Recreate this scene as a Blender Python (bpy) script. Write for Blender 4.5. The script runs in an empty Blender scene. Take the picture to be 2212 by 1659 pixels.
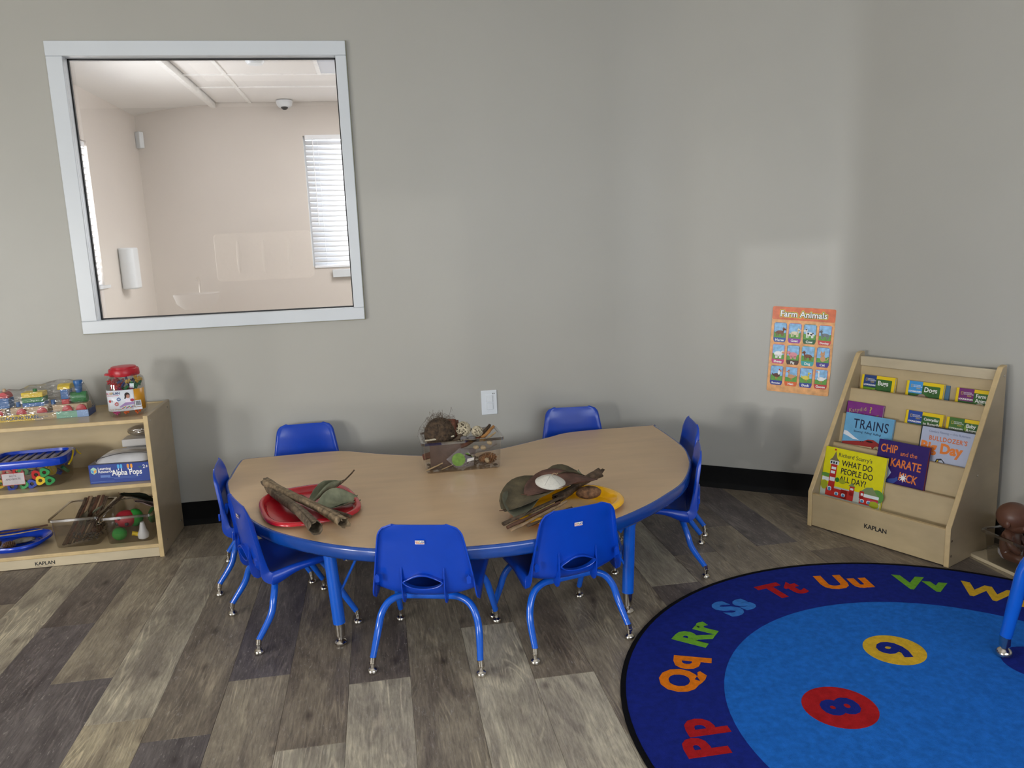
import bpy, bmesh, math, random
from math import sin, cos, pi, radians, sqrt, atan2
from mathutils import Vector, Matrix, Euler
random.seed(7)
SC = bpy.context.scene
COL = SC.collection
V = Vector

# ------------------------------------------------------------ camera, world, lights, exposure
cam = bpy.data.objects.new('camera', bpy.data.cameras.new('camera'))
COL.objects.link(cam); SC.camera = cam
F_PX, PITCH, ROLL, YAW, CD, CH = 1719.08, .1818796, -.0395353, .161577, 3.8866, 1.305
fw = V((sin(YAW)*cos(PITCH), cos(YAW)*cos(PITCH), -sin(PITCH)))
rt = V((cos(YAW), -sin(YAW), 0)); up = rt.cross(fw)
r2 = cos(ROLL)*rt + sin(ROLL)*up; u2 = -sin(ROLL)*rt + cos(ROLL)*up
M = Matrix((r2, u2, -fw)).transposed().to_4x4(); M.translation = V((0, -CD, CH))
cam.matrix_world = M
cam.data.sensor_fit = 'HORIZONTAL'; cam.data.sensor_width = 36; cam.data.lens = F_PX/2212*36
cam.data.clip_start = .05

wd = bpy.data.worlds.new('world'); SC.world = wd; wd.use_nodes = True
bg = wd.node_tree.nodes['Background']; bg.inputs[0].default_value = (.86, .93, 1, 1); bg.inputs[1].default_value = 3.2

def area(name, loc, target, sx, sy, power, col=(1, 1, 1)):
    d = bpy.data.lights.new(name, 'AREA'); d.shape = 'RECTANGLE'; d.size = sx; d.size_y = sy
    d.energy = power; d.color = col
    o = bpy.data.objects.new(name, d); COL.objects.link(o); o.location = loc
    o.rotation_euler = (V(target)-V(loc)).to_track_quat('-Z', 'Y').to_euler()
    o.visible_camera = False
    return o
# daylight entering through the windows behind and beside the camera; the wide one is added fill
area('daylight_front_window', (-3.30, -4.96, 1.02), (-1.2, -1.2, -1.1), .50, .75, 44, (1, .98, .95))
area('daylight_left_window', (-4.15, -3.75, 1.20), (-.6, -2.0, -1.0), .75, .9, 50, (1, .98, .95))
area('wide_fill_light', (1.2, -4.95, 1.35), (.6, -2.2, -1.2), 2.6, 1.1, 28, (.93, .96, 1))
# added soft fill overhead in both rooms, and daylight at the next room's windows
area('fill_light_main', (0, -2.6, 2.70), (0, -2.6, 0), 2.6, 1.6, 3, (1, .97, .92))
area('daylight_next_room_far', (.1, 3.12, 1.65), (-.8, 0, 1.1), .75, 1.0, 14, (.95, .97, 1))
area('daylight_next_room_left', (-1.95, 1.35, 1.55), (0, 1.6, 1.2), .8, .9, 34, (.95, .97, 1))
area('fill_light_next_room', (.4, 1.5, 2.40), (.2, 1.5, 0), 1.4, 1.4, 56, (1, 1, 1))
sun = bpy.data.lights.new('low_sun', 'SUN'); sun.energy = .20; sun.angle = radians(.7); sun.color = (1, .97, .95)
so = bpy.data.objects.new('low_sun', sun); COL.objects.link(so); so.location = (-6, -8, 2)
so.rotation_euler = V((cos(radians(41.7))*cos(radians(2.2)), sin(radians(41.7))*cos(radians(2.2)), -sin(radians(2.2)))).to_track_quat('-Z', 'Y').to_euler()

SC.view_settings.view_transform = 'Standard'
SC.view_settings.look = 'None'
SC.view_settings.exposure = 0.34
SC.view_settings.gamma = 1.0
SC.view_settings.use_curve_mapping = False
SC.cycles.max_bounces = 10; SC.cycles.transparent_max_bounces = 24
SC.cycles.diffuse_bounces = 5
SC.cycles.use_denoising = True
SC.cycles.sample_clamp_indirect = 4

# ------------------------------------------------------------ materials
def lin(h):
    if isinstance(h, str):
        c = [int(h[i:i+2], 16)/255 for i in (0, 2, 4)]
        c = [x/12.92 if x <= .04045 else ((x+.055)/1.055)**2.4 for x in c]
        return (*c, 1)
    return (*h, 1)

_m = {}
def mat(name, col, rough=.5, metal=0, noise=.06, scale=40, bump=0, bscale=None, spec=.5, emit=None, coat=0, stretch=(1, 1, 1)):
    """principled material whose colour, and if wanted relief, vary with procedural noise"""
    if name in _m: return _m[name]
    m = bpy.data.materials.new(name); m.use_nodes = True; nt = m.node_tree; N = nt.nodes; L = nt.links
    b = N['Principled BSDF']; c = lin(col)
    b.inputs['Roughness'].default_value = rough; b.inputs['Metallic'].default_value = metal
    b.inputs['Specular IOR Level'].default_value = spec; b.inputs['Coat Weight'].default_value = coat
    tc = N.new('ShaderNodeTexCoord'); mp = N.new('ShaderNodeMapping'); mp.inputs['Scale'].default_value = stretch
    L.new(tc.outputs['Object'], mp.inputs[0])
    nz = N.new('ShaderNodeTexNoise'); nz.inputs['Scale'].default_value = scale; nz.inputs['Detail'].default_value = 4
    L.new(mp.outputs[0], nz.inputs['Vector'])
    rp = N.new('ShaderNodeValToRGB'); k = 1-noise*1.6; k2 = 1+noise*1.6
    rp.color_ramp.elements[0].position = .3; rp.color_ramp.elements[1].position = .7
    rp.color_ramp.elements[0].color = (c[0]*k, c[1]*k, c[2]*k, 1); rp.color_ramp.elements[1].color = (min(1, c[0]*k2), min(1, c[1]*k2), min(1, c[2]*k2), 1)
    L.new(nz.outputs['Fac'], rp.inputs[0]); L.new(rp.outputs[0], b.inputs['Base Color'])
    if bump:
        n2 = N.new('ShaderNodeTexNoise'); n2.inputs['Scale'].default_value = bscale or scale*3; n2.inputs['Detail'].default_value = 3
        L.new(mp.outputs[0], n2.inputs['Vector'])
        bp = N.new('ShaderNodeBump'); bp.inputs['Strength'].default_value = bump; bp.inputs['Distance'].default_value = .004
        L.new(n2.outputs['Fac'], bp.inputs['Height']); L.new(bp.outputs[0], b.inputs['Normal'])
    if emit:
        b.inputs['Emission Color'].default_value = c; b.inputs['Emission Strength'].default_value = emit
    _m[name] = m
    return m

def clear_mat(name, tint, gloss_col=(1, 1, 1), ior=1.45, extra=.0, rough=.06, wrinkle=0):
    """clear thin plastic or glass: transparent mixed with mirror by fresnel"""
    if name in _m: return _m[name]
    m = bpy.data.materials.new(name); m.use_nodes = True; nt = m.node_tree; N = nt.nodes; L = nt.links
    N.remove(N['Principled BSDF']); out = N['Material Output']
    t = N.new('ShaderNodeBsdfTransparent'); t.inputs[0].default_value = (*tint, 1)
    g = N.new('ShaderNodeBsdfGlossy'); g.inputs['Color'].default_value = (*gloss_col, 1); g.inputs['Roughness'].default_value = rough
    lw = N.new('ShaderNodeLayerWeight'); lw.inputs['Blend'].default_value = .5
    f = N.new('ShaderNodeMath'); f.operation = 'POWER'; f.inputs[1].default_value = 5; L.new(lw.outputs['Facing'], f.inputs[0])
    nz = N.new('ShaderNodeTexNoise'); nz.inputs['Scale'].default_value = 3
    a = N.new('ShaderNodeMath'); a.operation = 'MULTIPLY_ADD'; a.inputs[1].default_value = .85; a.inputs[2].default_value = extra+((ior-1)/(ior+1))**2; a.use_clamp = True
    L.new(f.outputs[0], a.inputs[0])
    if wrinkle:
        wv = N.new('ShaderNodeTexNoise'); wv.inputs['Scale'].default_value = 28; wv.inputs['Distortion'].default_value = 1.2
        mp = N.new('ShaderNodeMapping'); mp.inputs['Scale'].default_value = (.5, 1, 1.6); mp.inputs['Rotation'].default_value = (0, .5, 0)
        tc = N.new('ShaderNodeTexCoord'); L.new(tc.outputs['Object'], mp.inputs[0]); L.new(mp.outputs[0], wv.inputs['Vector'])
        bp = N.new('ShaderNodeBump'); bp.inputs['Strength'].default_value = wrinkle; bp.inputs['Distance'].default_value = .02
        L.new(wv.outputs['Fac'], bp.inputs['Height']); L.new(bp.outputs[0], g.inputs['Normal'])
    mx = N.new('ShaderNodeMixShader'); L.new(a.outputs[0], mx.inputs[0]); L.new(t.outputs[0], mx.inputs[1]); L.new(g.outputs[0], mx.inputs[2])
    L.new(mx.outputs[0], out.inputs['Surface'])
    _m[name] = m
    return m

WALL = mat('greige_wall_paint', (.418, .410, .373), rough=.44, noise=.012, scale=2.5, bump=.05, bscale=260, spec=.5)
WALL2 = mat('pale_wall_paint_next_room', (.66, .61, .565), rough=.5, noise=.012, scale=2, bump=.04, bscale=200)
CEIL = mat('white_ceiling_paint', (.80, .79, .77), rough=.7, noise=.01, scale=3)
TILE = mat('ceiling_tile_white', (.78, .76, .74), rough=.85, noise=.03, scale=160, bump=.1)
TRIM = mat('white_trim_paint', (.66, .70, .74), rough=.32, noise=.01, scale=5)
BLACKG = mat('black_gasket', (.008, .008, .009), rough=.5)
BASE = mat('black_vinyl_base', (.003, .003, .0033), rough=.55, noise=.1, spec=.18)
WHITEP = mat('white_plastic', (.72, .76, .80), rough=.3, noise=.01)
def birch(name, col, ns=.05):
    return mat(name, col, rough=.34, noise=ns, scale=7, stretch=(1, 1, 2.5), coat=.15)
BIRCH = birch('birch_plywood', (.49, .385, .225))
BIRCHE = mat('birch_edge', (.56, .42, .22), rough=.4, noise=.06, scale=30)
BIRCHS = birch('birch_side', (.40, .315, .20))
BIRCHP = birch('birch_pale', (.53, .45, .31))
BLUEC = mat('blue_chair_plastic', (.002, .050, .44), rough=.28, noise=.02, scale=20, bump=.03, bscale=700)
BLUEM = mat('blue_powder_coat', (.006, .105, .58), rough=.22, noise=.02, coat=.3)
BLUEE = mat('blue_table_edge', (.005, .055, .30), rough=.25, noise=.03, coat=.3)
CHROME = mat('brushed_chrome', (.62, .58, .52), rough=.18, metal=1, noise=.02)
LAM = mat('maple_laminate', (.60, .420, .245), rough=.36, noise=.035, scale=9, stretch=(.6, 2.2, 1))
DARKB = mat('dark_lettering', (.01, .01, .012), rough=.5)
CLEAR = clear_mat('clear_bin_plastic', (.80, .785, .77), extra=.04)
CLEAR2 = clear_mat('clear_tabletop_bin_plastic', (.90, .885, .875), extra=.04)
CLEARR = clear_mat('clear_bin_rim', (.50, .47, .45), extra=.28, ior=1.5)
GLASS = clear_mat('window_glass', (.95, .94, .93), ior=1.55, rough=.01, extra=.05)
FILM = clear_mat('shrink_film', (.93, .93, .93), extra=.05, wrinkle=1.0, rough=.12)

# ------------------------------------------------------------ geometry helper
class G:
    def __init__(s): s.v = []; s.f = []
    def add(s, v, f):
        n = len(s.v); s.v += [tuple(p) for p in v]; s.f += [tuple(i+n for i in q) for q in f]; return s
    def box(s, a, b, M=None):
        x0, y0, z0 = a; x1, y1, z1 = b
        v = [V((x, y, z)) for z in (z0, z1) for y in (y0, y1) for x in (x0, x1)]
        if M: v = [M @ p for p in v]
        return s.add(v, [(0, 2, 3, 1), (4, 5, 7, 6), (0, 1, 5, 4), (2, 6, 7, 3), (0, 4, 6, 2), (1, 3, 7, 5)])
    def prism(s, poly, z0, z1, M=None):
        n = len(poly); A = sum(poly[i][0]*poly[(i+1) % n][1]-poly[(i+1) % n][0]*poly[i][1] for i in range(n))
        if A < 0: poly = poly[::-1]
        v = [V((p[0], p[1], z0)) for p in poly]+[V((p[0], p[1], z1)) for p in poly]
        if M: v = [M @ p for p in v]
        return s.add(v, [tuple(range(n))[::-1], tuple(range(n, 2*n))]+[(i, (i+1) % n, (i+1) % n+n, i+n) for i in range(n)])
    def loft(s, rings, cap=True, close=False):
        n = len(rings[0]); v = [p for r in rings for p in r]; f = []
        for k in range(len(rings)-1+(1 if close else 0)):
            a = k*n; b = ((k+1) % len(rings))*n
            f += [(a+i, a+(i+1) % n, b+(i+1) % n, b+i) for i in range(n)]
        if cap and not close: f += [tuple(range(n))[::-1], tuple(range((len(rings)-1)*n, len(rings)*n))]
        return s.add(v, f)
    def grid(s, rows):
        n = len(rows[0]); v = [p for r in rows for p in r]
        return s.add(v, [(k*n+i, k*n+i+1, (k+1)*n+i+1, (k+1)*n+i) for k in range(len(rows)-1) for i in range(n-1)])
    def tube(s, pts, r, n=10, cap=True, flat=1.0):
        pts = [V(p) for p in pts]; rs = r if isinstance(r, (list, tuple)) else [r]*len(pts)
        t0 = (pts[1]-pts[0]).normalized(); ref = V((0, 0, 1)) if abs(t0.z) < .9 else V((1, 0, 0))
        a = t0.cross(ref).normalized(); rings = []
        for i, p in enumerate(pts):
            t = (pts[min(i+1, len(pts)-1)]-pts[max(i-1, 0)]).normalized()
            a = (a-t*a.dot(t)).normalized(); b = t.cross(a)
            rings.append([p+rs[i]*(cos(2*pi*k/n)*a+flat*sin(2*pi*k/n)*b) for k in range(n)])
        return s.loft(rings, cap)
    def lathe(s, prof, c=(0, 0, 0), n=20, cap=True, sq=None, M=None):
        c = V(c); rings = []
        for r, z in prof:
            ring = []
            for k in range(n):
                a = 2*pi*k/n
                x, y = cos(a), sin(a)
                if sq: q = (abs(x)**sq+abs(y)**sq)**(-1/sq); x, y = x*q, y*q
                p = c+V((r*x, r*y, z)); ring.append(M @ p if M else p)
            rings.append(ring)
        return s.loft(rings, cap)
    def ell(s, c, r, n=12, m=8, M=None):
        c = V(c); rings = []
        for j in range(1, m):
            t = pi*j/m
            rings.append([c+V((r[0]*sin(t)*cos(2*pi*k/n), r[1]*sin(t)*sin(2*pi*k/n), -r[2]*cos(t))) for k in range(n)])
        if M: rings = [[M @ p for p in q] for q in rings]
        return s.loft(rings)

def obj(name, g, m, parent=None, smooth=True, bevel=0, seg=2, solid=0, sub=0, angle=40, loc=None):
    me = bpy.data.meshes.new(name)
    if isinstance(g, G):
        me.from_pydata(g.v, [], g.f); me.update()
    else:
        g.to_mesh(me); g.free()
    me.materials.append(m)
    o = bpy.data.objects.new(name, me); COL.objects.link(o)
    if smooth:
        me.polygons.foreach_set('use_smooth', [True]*len(me.polygons)); me.set_sharp_from_angle(angle=radians(angle))
    if solid:
        md = o.modifiers.new('solid', 'SOLIDIFY'); md.thickness = abs(solid); md.offset = -1 if solid > 0 else 1
    if bevel:
        md = o.modifiers.new('bevel', 'BEVEL'); md.width = bevel; md.segments = seg; md.limit_method = 'ANGLE'; md.angle_limit = radians(35)
    if sub:
        md = o.modifiers.new('sub', 'SUBSURF'); md.levels = sub; md.render_levels = sub
    if parent: o.parent = parent
    if loc: o.location = loc
    return o

def thing(name, label, cat, loc=(0, 0, 0), rotz=0, group=None, M=None):
    o = bpy.data.objects.new(name, None); COL.objects.link(o); o.empty_display_size = .05
    if M is not None: o.matrix_world = M
    else: o.location = loc; o.rotation_euler = (0, 0, rotz)
    tag(o, label, cat, group); return o
def tag(o, label, cat, group=None):
    o['label'] = label; o['category'] = cat
    if group: o['group'] = group
    return o
def struct(o):
    if o.parent is None: o['kind'] = 'structure'
    return o
def dup(root, label=None, loc=None, rotz=None):
    r = root.copy(); COL.objects.link(r)
    if label: r['label'] = label
    if loc is not None: r.location = loc
    if rotz is not None: r.rotation_euler = (0, 0, rotz)
    for ch in list(root.children):
        c = ch.copy(); COL.objects.link(c); c.parent = r
        for g2 in list(ch.children):
            d = g2.copy(); COL.objects.link(d); d.parent = c
    return r
def frame(origin, X, Y):
    X = V(X).normalized(); Y = V(Y); Y = (Y-X*Y.dot(X)).normalized(); Z = X.cross(Y)
    m = Matrix((X, Y, Z)).transposed().to_4x4(); m.translation = V(origin); return m
def text(s, size, m, parent, loc=(0, 0, 0), rot=0, bold=0, align='LEFT', name='lettering', ext=.0002, sx=1, M=None, label=None, space=1):
    cu = bpy.data.curves.new(name, 'FONT'); cu.body = s; cu.size = size; cu.offset = bold*size; cu.extrude = ext
    cu.align_x = align; cu.resolution_u = 3; cu.space_character = space
    cu.materials.append(m)
    tmp = bpy.data.objects.new('tmp', cu); me = bpy.data.meshes.new_from_object(tmp); bpy.data.objects.remove(tmp); bpy.data.curves.remove(cu)
    o = bpy.data.objects.new(name, me); COL.objects.link(o); o.parent = parent
    if M is not None: o.matrix_local = M
    else: o.location = loc; o.rotation_euler = (0, 0, rot)
    o.scale = (sx, 1, 1) if M is None else o.scale
    if label: o['label'] = label
    return o
def flat(name, polys, m, parent, z=.0004, th=.0003, M=None):
    """thin printed shape lying on a parent's local XY plane"""
    g = G()
    for p in polys: g.prism(p, z, z+th, M)
    return obj(name, g, m, parent, smooth=False)
def rect(x0, y0, x1, y1): return [(x0, y0), (x1, y0), (x1, y1), (x0, y1)]
def rrect(x0, y0, x1, y1, r, n=4):
    out = []
    for cx, cy, a in ((x1-r, y1-r, 0), (x0+r, y1-r, pi/2), (x0+r, y0+r, pi), (x1-r, y0+r, 1.5*pi)):
        out += [(cx+r*cos(a+pi/2*k/n), cy+r*sin(a+pi/2*k/n)) for k in range(n+1)]
    return out
def oval(cx, cy, rx, ry, n=16, rot=0): return [(cx+rx*cos(2*pi*k/n)*cos(rot)-ry*sin(2*pi*k/n)*sin(rot), cy+rx*cos(2*pi*k/n)*sin(rot)+ry*sin(2*pi*k/n)*cos(rot)) for k in range(n)]
def star(cx, cy, r, r2_, n=9): return [(cx+(r if k % 2 == 0 else r2_)*cos(pi*k/n), cy+(r if k % 2 == 0 else r2_)*sin(pi*k/n)) for k in range(2*n)]
def catmull(pts, n=6, closed=False):
    out = []; N = len(pts); P = [V(p) for p in pts]
    for i in range(N if closed else N-1):
        p1, p2 = P[i], P[(i+1) % N]
        p0 = P[(i-1) % N] if closed or i > 0 else p1*2-p2
        p3 = P[(i+2) % N] if closed or i+2 < N else p2*2-p1
        for k in range(n):
            t = k/n
            out.append(.5*((2*p1)+(p2-p0)*t+(2*p0-5*p1+4*p2-p3)*t*t+(3*p1-p0-3*p2+p3)*t**3))
    if not closed: out.append(P[-1])
    return out

# ============================================================ ROOM
RX0, RY0, RZ1 = -4.2, -5.0, 2.75
C1 = V((1.42, 0)); dA = V((.809, -.588)); dB = V((.43, -.903)); C2 = V((2.122, -.510)); E3 = V((4.26, -5.0))
def fillet(P0, P1, P2, c, n=6):
    a = P1+(P0-P1).normalized()*c; b = P1+(P2-P1).normalized()*c
    return [a*(1-t)**2+P1*2*t*(1-t)+b*t*t for t in [k/n for k in range(n+1)]]
f1 = fillet(V((0, 0)), C1, C2, .24, 12); f2 = fillet(C1, C2, E3, .10, 12)
path_corner = f1+f2
path_right = [f2[-1], E3]
def wall_strip(name, pts, z0, z1, m=WALL):
    g = G(); g.grid([[V((p.x, p.y, z0)) for p in pts], [V((p.x, p.y, z1)) for p in pts]])
    return struct(obj(name, g, m, angle=60))
# back wall with the opening of the interior window
WX0, WX1, WZ0, WZ1 = -1.300, -.085, .975, 2.175
T = .12
g = G()
xr = f1[0].x
for a, b in (((RX0, 0, 0), (WX0, T, RZ1)), ((WX1, 0, 0), (xr, T, RZ1)), ((WX0, 0, 0), (WX1, T, WZ0)), ((WX0, 0, WZ1), (WX1, T, RZ1))): g.box(a, b)
struct(obj('wall_back', g, WALL, smooth=False))
wall_strip('wall_corner', path_corner, 0, RZ1)
wall_strip('wall_right', path_right, 0, RZ1)
# left wall and front wall (behind the camera) with window openings
def wall_open(name, axis, c, a0, a1, holes, m=WALL, th=.1):
    g = G(); cuts = sorted([a0, a1]+[h for q in holes for h in q[:2]])
    def bx(p, q, z0, z1):
        if axis == 'x': g.box((min(c, c-th), p, z0), (max(c, c-th), q, z1))
        else: g.box((p, min(c, c-th), z0), (q, max(c, c-th), z1))
    for p, q in zip(cuts[:-1], cuts[1:]):
        h = [x for x in holes if abs(x[0]-p) < 1e-6]
        if h: bx(p, q, 0, h[0][2]); bx(p, q, h[0][3], RZ1)
        else: bx(p, q, 0, RZ1)
    return struct(obj(name, g, m, smooth=False))
wall_open('wall_left', 'x', RX0, RY0, 0, [(-4.2, -3.3, .75, 1.75)])
wall_open('wall_front', 'y', RY0, RX0, E3.x, [(-3.72, -2.95, .40, 1.50), (-.1, 2.5, .8, 1.9)])
g = G(); g.box((RX0-.1, RY0-.1, RZ1), (E3.x+.3, .12, RZ1+.1)); struct(obj('ceiling', g, CEIL, smooth=False))
# black cove base
def cove(name, pts):
    prof = [(0, .112), (.004, .112), (.0045, .03), (.007, .012), (.016, .003), (.017, 0)]
    g = G(); rows = []
    for i, p in enumerate(pts):
        t = (pts[min(i+1, len(pts)-1)]-pts[max(i-1, 0)]).normalized(); n = V((t.y, -t.x))
        rows.append([V((p.x+n.x*d, p.y+n.y*d, z)) for d, z in prof])
    g.grid(rows); return struct(obj(name, g, BASE, angle=60, smooth=True))
cove('baseboard_back', [V((RX0, 0)), V((xr, 0))])
cove('baseboard_corner', path_corner)
cove('baseboard_right', path_right)

# ---- plank floor
def plank_mat():
    m = bpy.data.materials.new('grey_oak_plank'); m.use_nodes = True; nt = m.node_tree; N = nt.nodes; L = nt.links
    b = N['Principled BSDF']; b.inputs['Roughness'].default_value = .42; b.inputs['Specular IOR Level'].default_value = .4
    oi = N.new('ShaderNodeObjectInfo'); geo = N.new('ShaderNodeNewGeometry')
    add = N.new('ShaderNodeVectorMath'); add.operation = 'MULTIPLY_ADD'; add.inputs[1].default_value = (1, 1, 1)
    rnd = N.new('ShaderNodeMath'); rnd.operation = 'MULTIPLY'; rnd.inputs[1].default_value = 53.0; L.new(oi.outputs['Random'], rnd.inputs[0])
    L.new(geo.outputs['Position'], add.inputs[0]); L.new(rnd.outputs[0], add.inputs[2])
    def noise(sc, det, st, dist=0, rg=.6):
        mp = N.new('ShaderNodeMapping'); mp.inputs['Scale'].default_value = st; L.new(add.outputs[0], mp.inputs[0])
        n = N.new('ShaderNodeTexNoise'); n.inputs['Scale'].default_value = sc; n.inputs['Detail'].default_value = det; n.inputs['Distortion'].default_value = dist
        n.inputs['Roughness'].default_value = rg
        L.new(mp.outputs[0], n.inputs['Vector']); return n
    def ramp(src, p0, p1, c0=(0, 0, 0, 1), c1=(1, 1, 1, 1)):
        r = N.new('ShaderNodeValToRGB'); r.color_ramp.elements[0].position = p0; r.color_ramp.elements[1].position = p1
        r.color_ramp.elements[0].color = c0; r.color_ramp.elements[1].color = c1; L.new(src, r.inputs[0]); return r
    def mix(fac, a, bb, mode='MIX'):
        x = N.new('ShaderNodeMix'); x.data_type = 'RGBA'; x.blend_type = mode
        if isinstance(fac, float): x.inputs[0].default_value = fac
        else: L.new(fac, x.inputs[0])
        L.new(a, x.inputs[6]); L.new(bb, x.inputs[7]); return x.outputs[2]
    base = oi.outputs['Color']
    fine = ramp(noise(26, 7, (6, .55, 1), .4, .7).outputs['Fac'], .34, .70, (.60, .59, .58, 1), (1.25, 1.24, 1.21, 1))
    broad = ramp(noise(4.2, 6, (2.4, .7, 1), .9).outputs['Fac'], .34, .66, (.60, .57, .58, 1), (1.25, 1.25, 1.20, 1))
    # cathedral grain rings
    mp = N.new('ShaderNodeMapping'); mp.inputs['Scale'].default_value = (5.0, .55, 1); L.new(add.outputs[0], mp.inputs[0])
    w = N.new('ShaderNodeTexNoise'); w.inputs['Scale'].default_value = 1.9; w.inputs['Detail'].default_value = 1.5; w.inputs['Distortion'].default_value = .5; L.new(mp.outputs[0], w.inputs['Vector'])
    k = N.new('ShaderNodeMath'); k.operation = 'MULTIPLY'; k.inputs[1].default_value = 120; L.new(w.outputs['Fac'], k.inputs[0])
    sn = N.new('ShaderNodeMath'); sn.operation = 'SINE'; L.new(k.outputs[0], sn.inputs[0])
    rings = ramp(sn.outputs[0], .35, .95, (.90, .90, .90, 1), (1.38, 1.37, 1.34, 1))
    patch = ramp(noise(3.6, 3, (2.0, .9, 1), .5).outputs['Fac'], .47, .60)
    white = mix(patch.outputs[0], ramp(oi.outputs['Random'], 0, 1, (1, 1, 1, 1), (1, 1, 1, 1)).outputs[0], rings.outputs[0])
    flecks = ramp(noise(46, 4, (4, .9, 1), .8).outputs['Fac'], .60, .70)
    col = mix(1.0, base, fine.outputs[0], 'MULTIPLY'); col = mix(1.0, col, broad.outputs[0], 'MULTIPLY'); col = mix(1.0, col, white, 'MULTIPLY')
    rgb = N.new('ShaderNodeRGB'); rgb.outputs[0].default_value = (.46, .43, .38, 1)
    fl = N.new('ShaderNodeMath'); fl.operation = 'MULTIPLY'; fl.inputs[1].default_value = .45; L.new(flecks.outputs[0], fl.inputs[0])
    col = mix(fl.outputs[0], col, rgb.outputs[0])
    # dark knots
    vn = N.new('ShaderNodeTexVoronoi'); vn.voronoi_dimensions = '2D'; vn.inputs['Scale'].default_value = 2.6; mp3 = N.new('ShaderNodeMapping'); mp3.inputs['Scale'].default_value = (1.5, .8, 1)
    L.new(add.outputs[0], mp3.inputs[0]); L.new(mp3.outputs[0], vn.inputs['Vector'])
    kn = ramp(vn.outputs['Distance'], .01, .075, (.45, .42, .43, 1), (1, 1, 1, 1)); col = mix(1.0, col, kn.outputs[0], 'MULTIPLY')
    L.new(col, b.inputs['Base Color'])
    bp = N.new('ShaderNodeBump'); bp.inputs['Strength'].default_value = .25; bp.inputs['Distance'].default_value = .001
    L.new(fine.outputs[0], bp.inputs['Height']); L.new(bp.outputs[0], b.inputs['Normal'])
    return m
PLANK = plank_mat()
SUBF = mat('dark_subfloor', (.03, .028, .026), rough=.9)
g = G(); g.box((RX0, RY0, -.06), (E3.x+.1, .05, -.004)); floor = struct(obj('floor', g, SUBF, smooth=False))
tones = {'w': (.47, .430, .345), 'l': (.39, .352, .278), 't': (.37, .318, .228), 'm': (.295, .255, .196), 'b': (.235, .198, .154), 'd': (.165, .139, .122), 's': (.138, .121, .122)}
#  column -> (joint y, near tone, far tone, beyond)
known = {-8: (-.75, 'm', 'd', 'm'), -7: (-1.3, 'l', 'l', 'm'), -6: (-1.0, 's', 'd', 'b'), -5: (-1.415, 's', 'm', 'b'), -4: (-1.675, 't', 'l', 'm'), -3: (-1.795, 's', 'b', 'l'),
         -2: (-1.528, 'm', 's', 'm'), -1: (-1.916, 'w', 'b', 'd'), 0: (-1.631, 'w', 'd', 'd'), 1: (-2.33, 'l', 'm', 'd'), 2: (-1.36, 'w', 'b', 'd'), 3: (-1.731, 'w', 'b', 'm'),
         4: (-2.05, 'w', 'm', 'b'), 5: (-1.5, 'm', 'm', 'b'), 6: (-1.212, 'd', 'l', 'b'), 7: (-.96, 'b', 'd', 'd'), 8: (-.70, 'b', 'd', 'd'), 9: (-.95, 'b', 's', 'd'), 10: (-1.05, 'd', 'b', 'd'), 11: (-.9, 'b', 'd', 'd'), 12: (-1.1, 'd', 'b', 'd')}
pm = {}
def plank(x0, x1, y0, y1, tone):
    key = (round(x1-x0, 4), round(y1-y0, 3))
    if key not in pm:
        hx, hy = (x1-x0)/2-.0003, (y1-y0)/2-.0003; c = .0009; g = G()
        lo = [V((-hx, -hy, -.0045)), V((hx, -hy, -.0045)), V((hx, hy, -.0045)), V((-hx, hy, -.0045))]
        mi = [V((p.x, p.y, -.0006)) for p in lo]; hi = [V((p.x*(1-c/hx), p.y*(1-c/hy), 0)) for p in lo]
        g.loft([lo, mi, hi]); me = bpy.data.meshes.new('plank'); me.from_pydata(g.v, [], g.f); me.materials.append(PLANK); pm[key] = me
    o = bpy.data.objects.new('plank', pm[key]); COL.objects.link(o); o.location = ((x0+x1)/2, (y0+y1)/2, 0); o.parent = floor
    j = random.uniform(.93, 1.07); c = tones[tone]; o.color = (c[0]*j, c[1]*j, c[2]*j, 1)
PW, PL = .1835, 1.22
for k in range(-22, 24):
    x1 = .018+PW*k; x0 = x1-PW
    if x0 < RX0 or x1 > E3.x: continue
    if k in known: yj, near, far, bey = known[k]
    else: yj = -random.uniform(.4, 1.6); near, far, bey = [random.choice('wltmmbbds') for _ in range(3)]
    edges = [yj+PL*i for i in range(-5, 4)]
    for i, (a, b) in enumerate(zip(edges[:-1], edges[1:])):
        a2, b2 = max(a, RY0), min(b, 0.0)
        if b2-a2 < .02: continue
        t = near if i == 4 else far if i == 5 else bey if i == 6 else random.choice('wltmmbbd')
        plank(x0, x1, a2, b2, t)

# ---- interior window
win = struct(obj('window_1', G().box((WX0-.001, .03, WZ0-.001), (WX0+.012, .11, WZ1)).box((WX1-.012, .03, WZ0), (WX1+.001, .11, WZ1)).box((WX0, .03, WZ1-.012), (WX1, .11, WZ1+.001)).box((WX0, .03, WZ0-.001), (WX1, .11, WZ0+.012)), TRIM, smooth=False))
ox0, ox1, oz0, oz1 = -1.329, -.069, .949, 2.205; ix0, ix1, iz0, iz1 = -1.262, -.117, 1.006, 2.143
for a, b in (((ox0, -.022, iz1), (ox1, 0, oz1)), ((ox0, -.022, oz0), (ox1, 0, iz0)), ((ox0, -.020, iz0), (ix0, 0, iz1)), ((ix1, -.020, iz0), (ox1, 0, iz1))):
    obj('casing_board', G().box(a, b), TRIM, win, bevel=.003)
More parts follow.
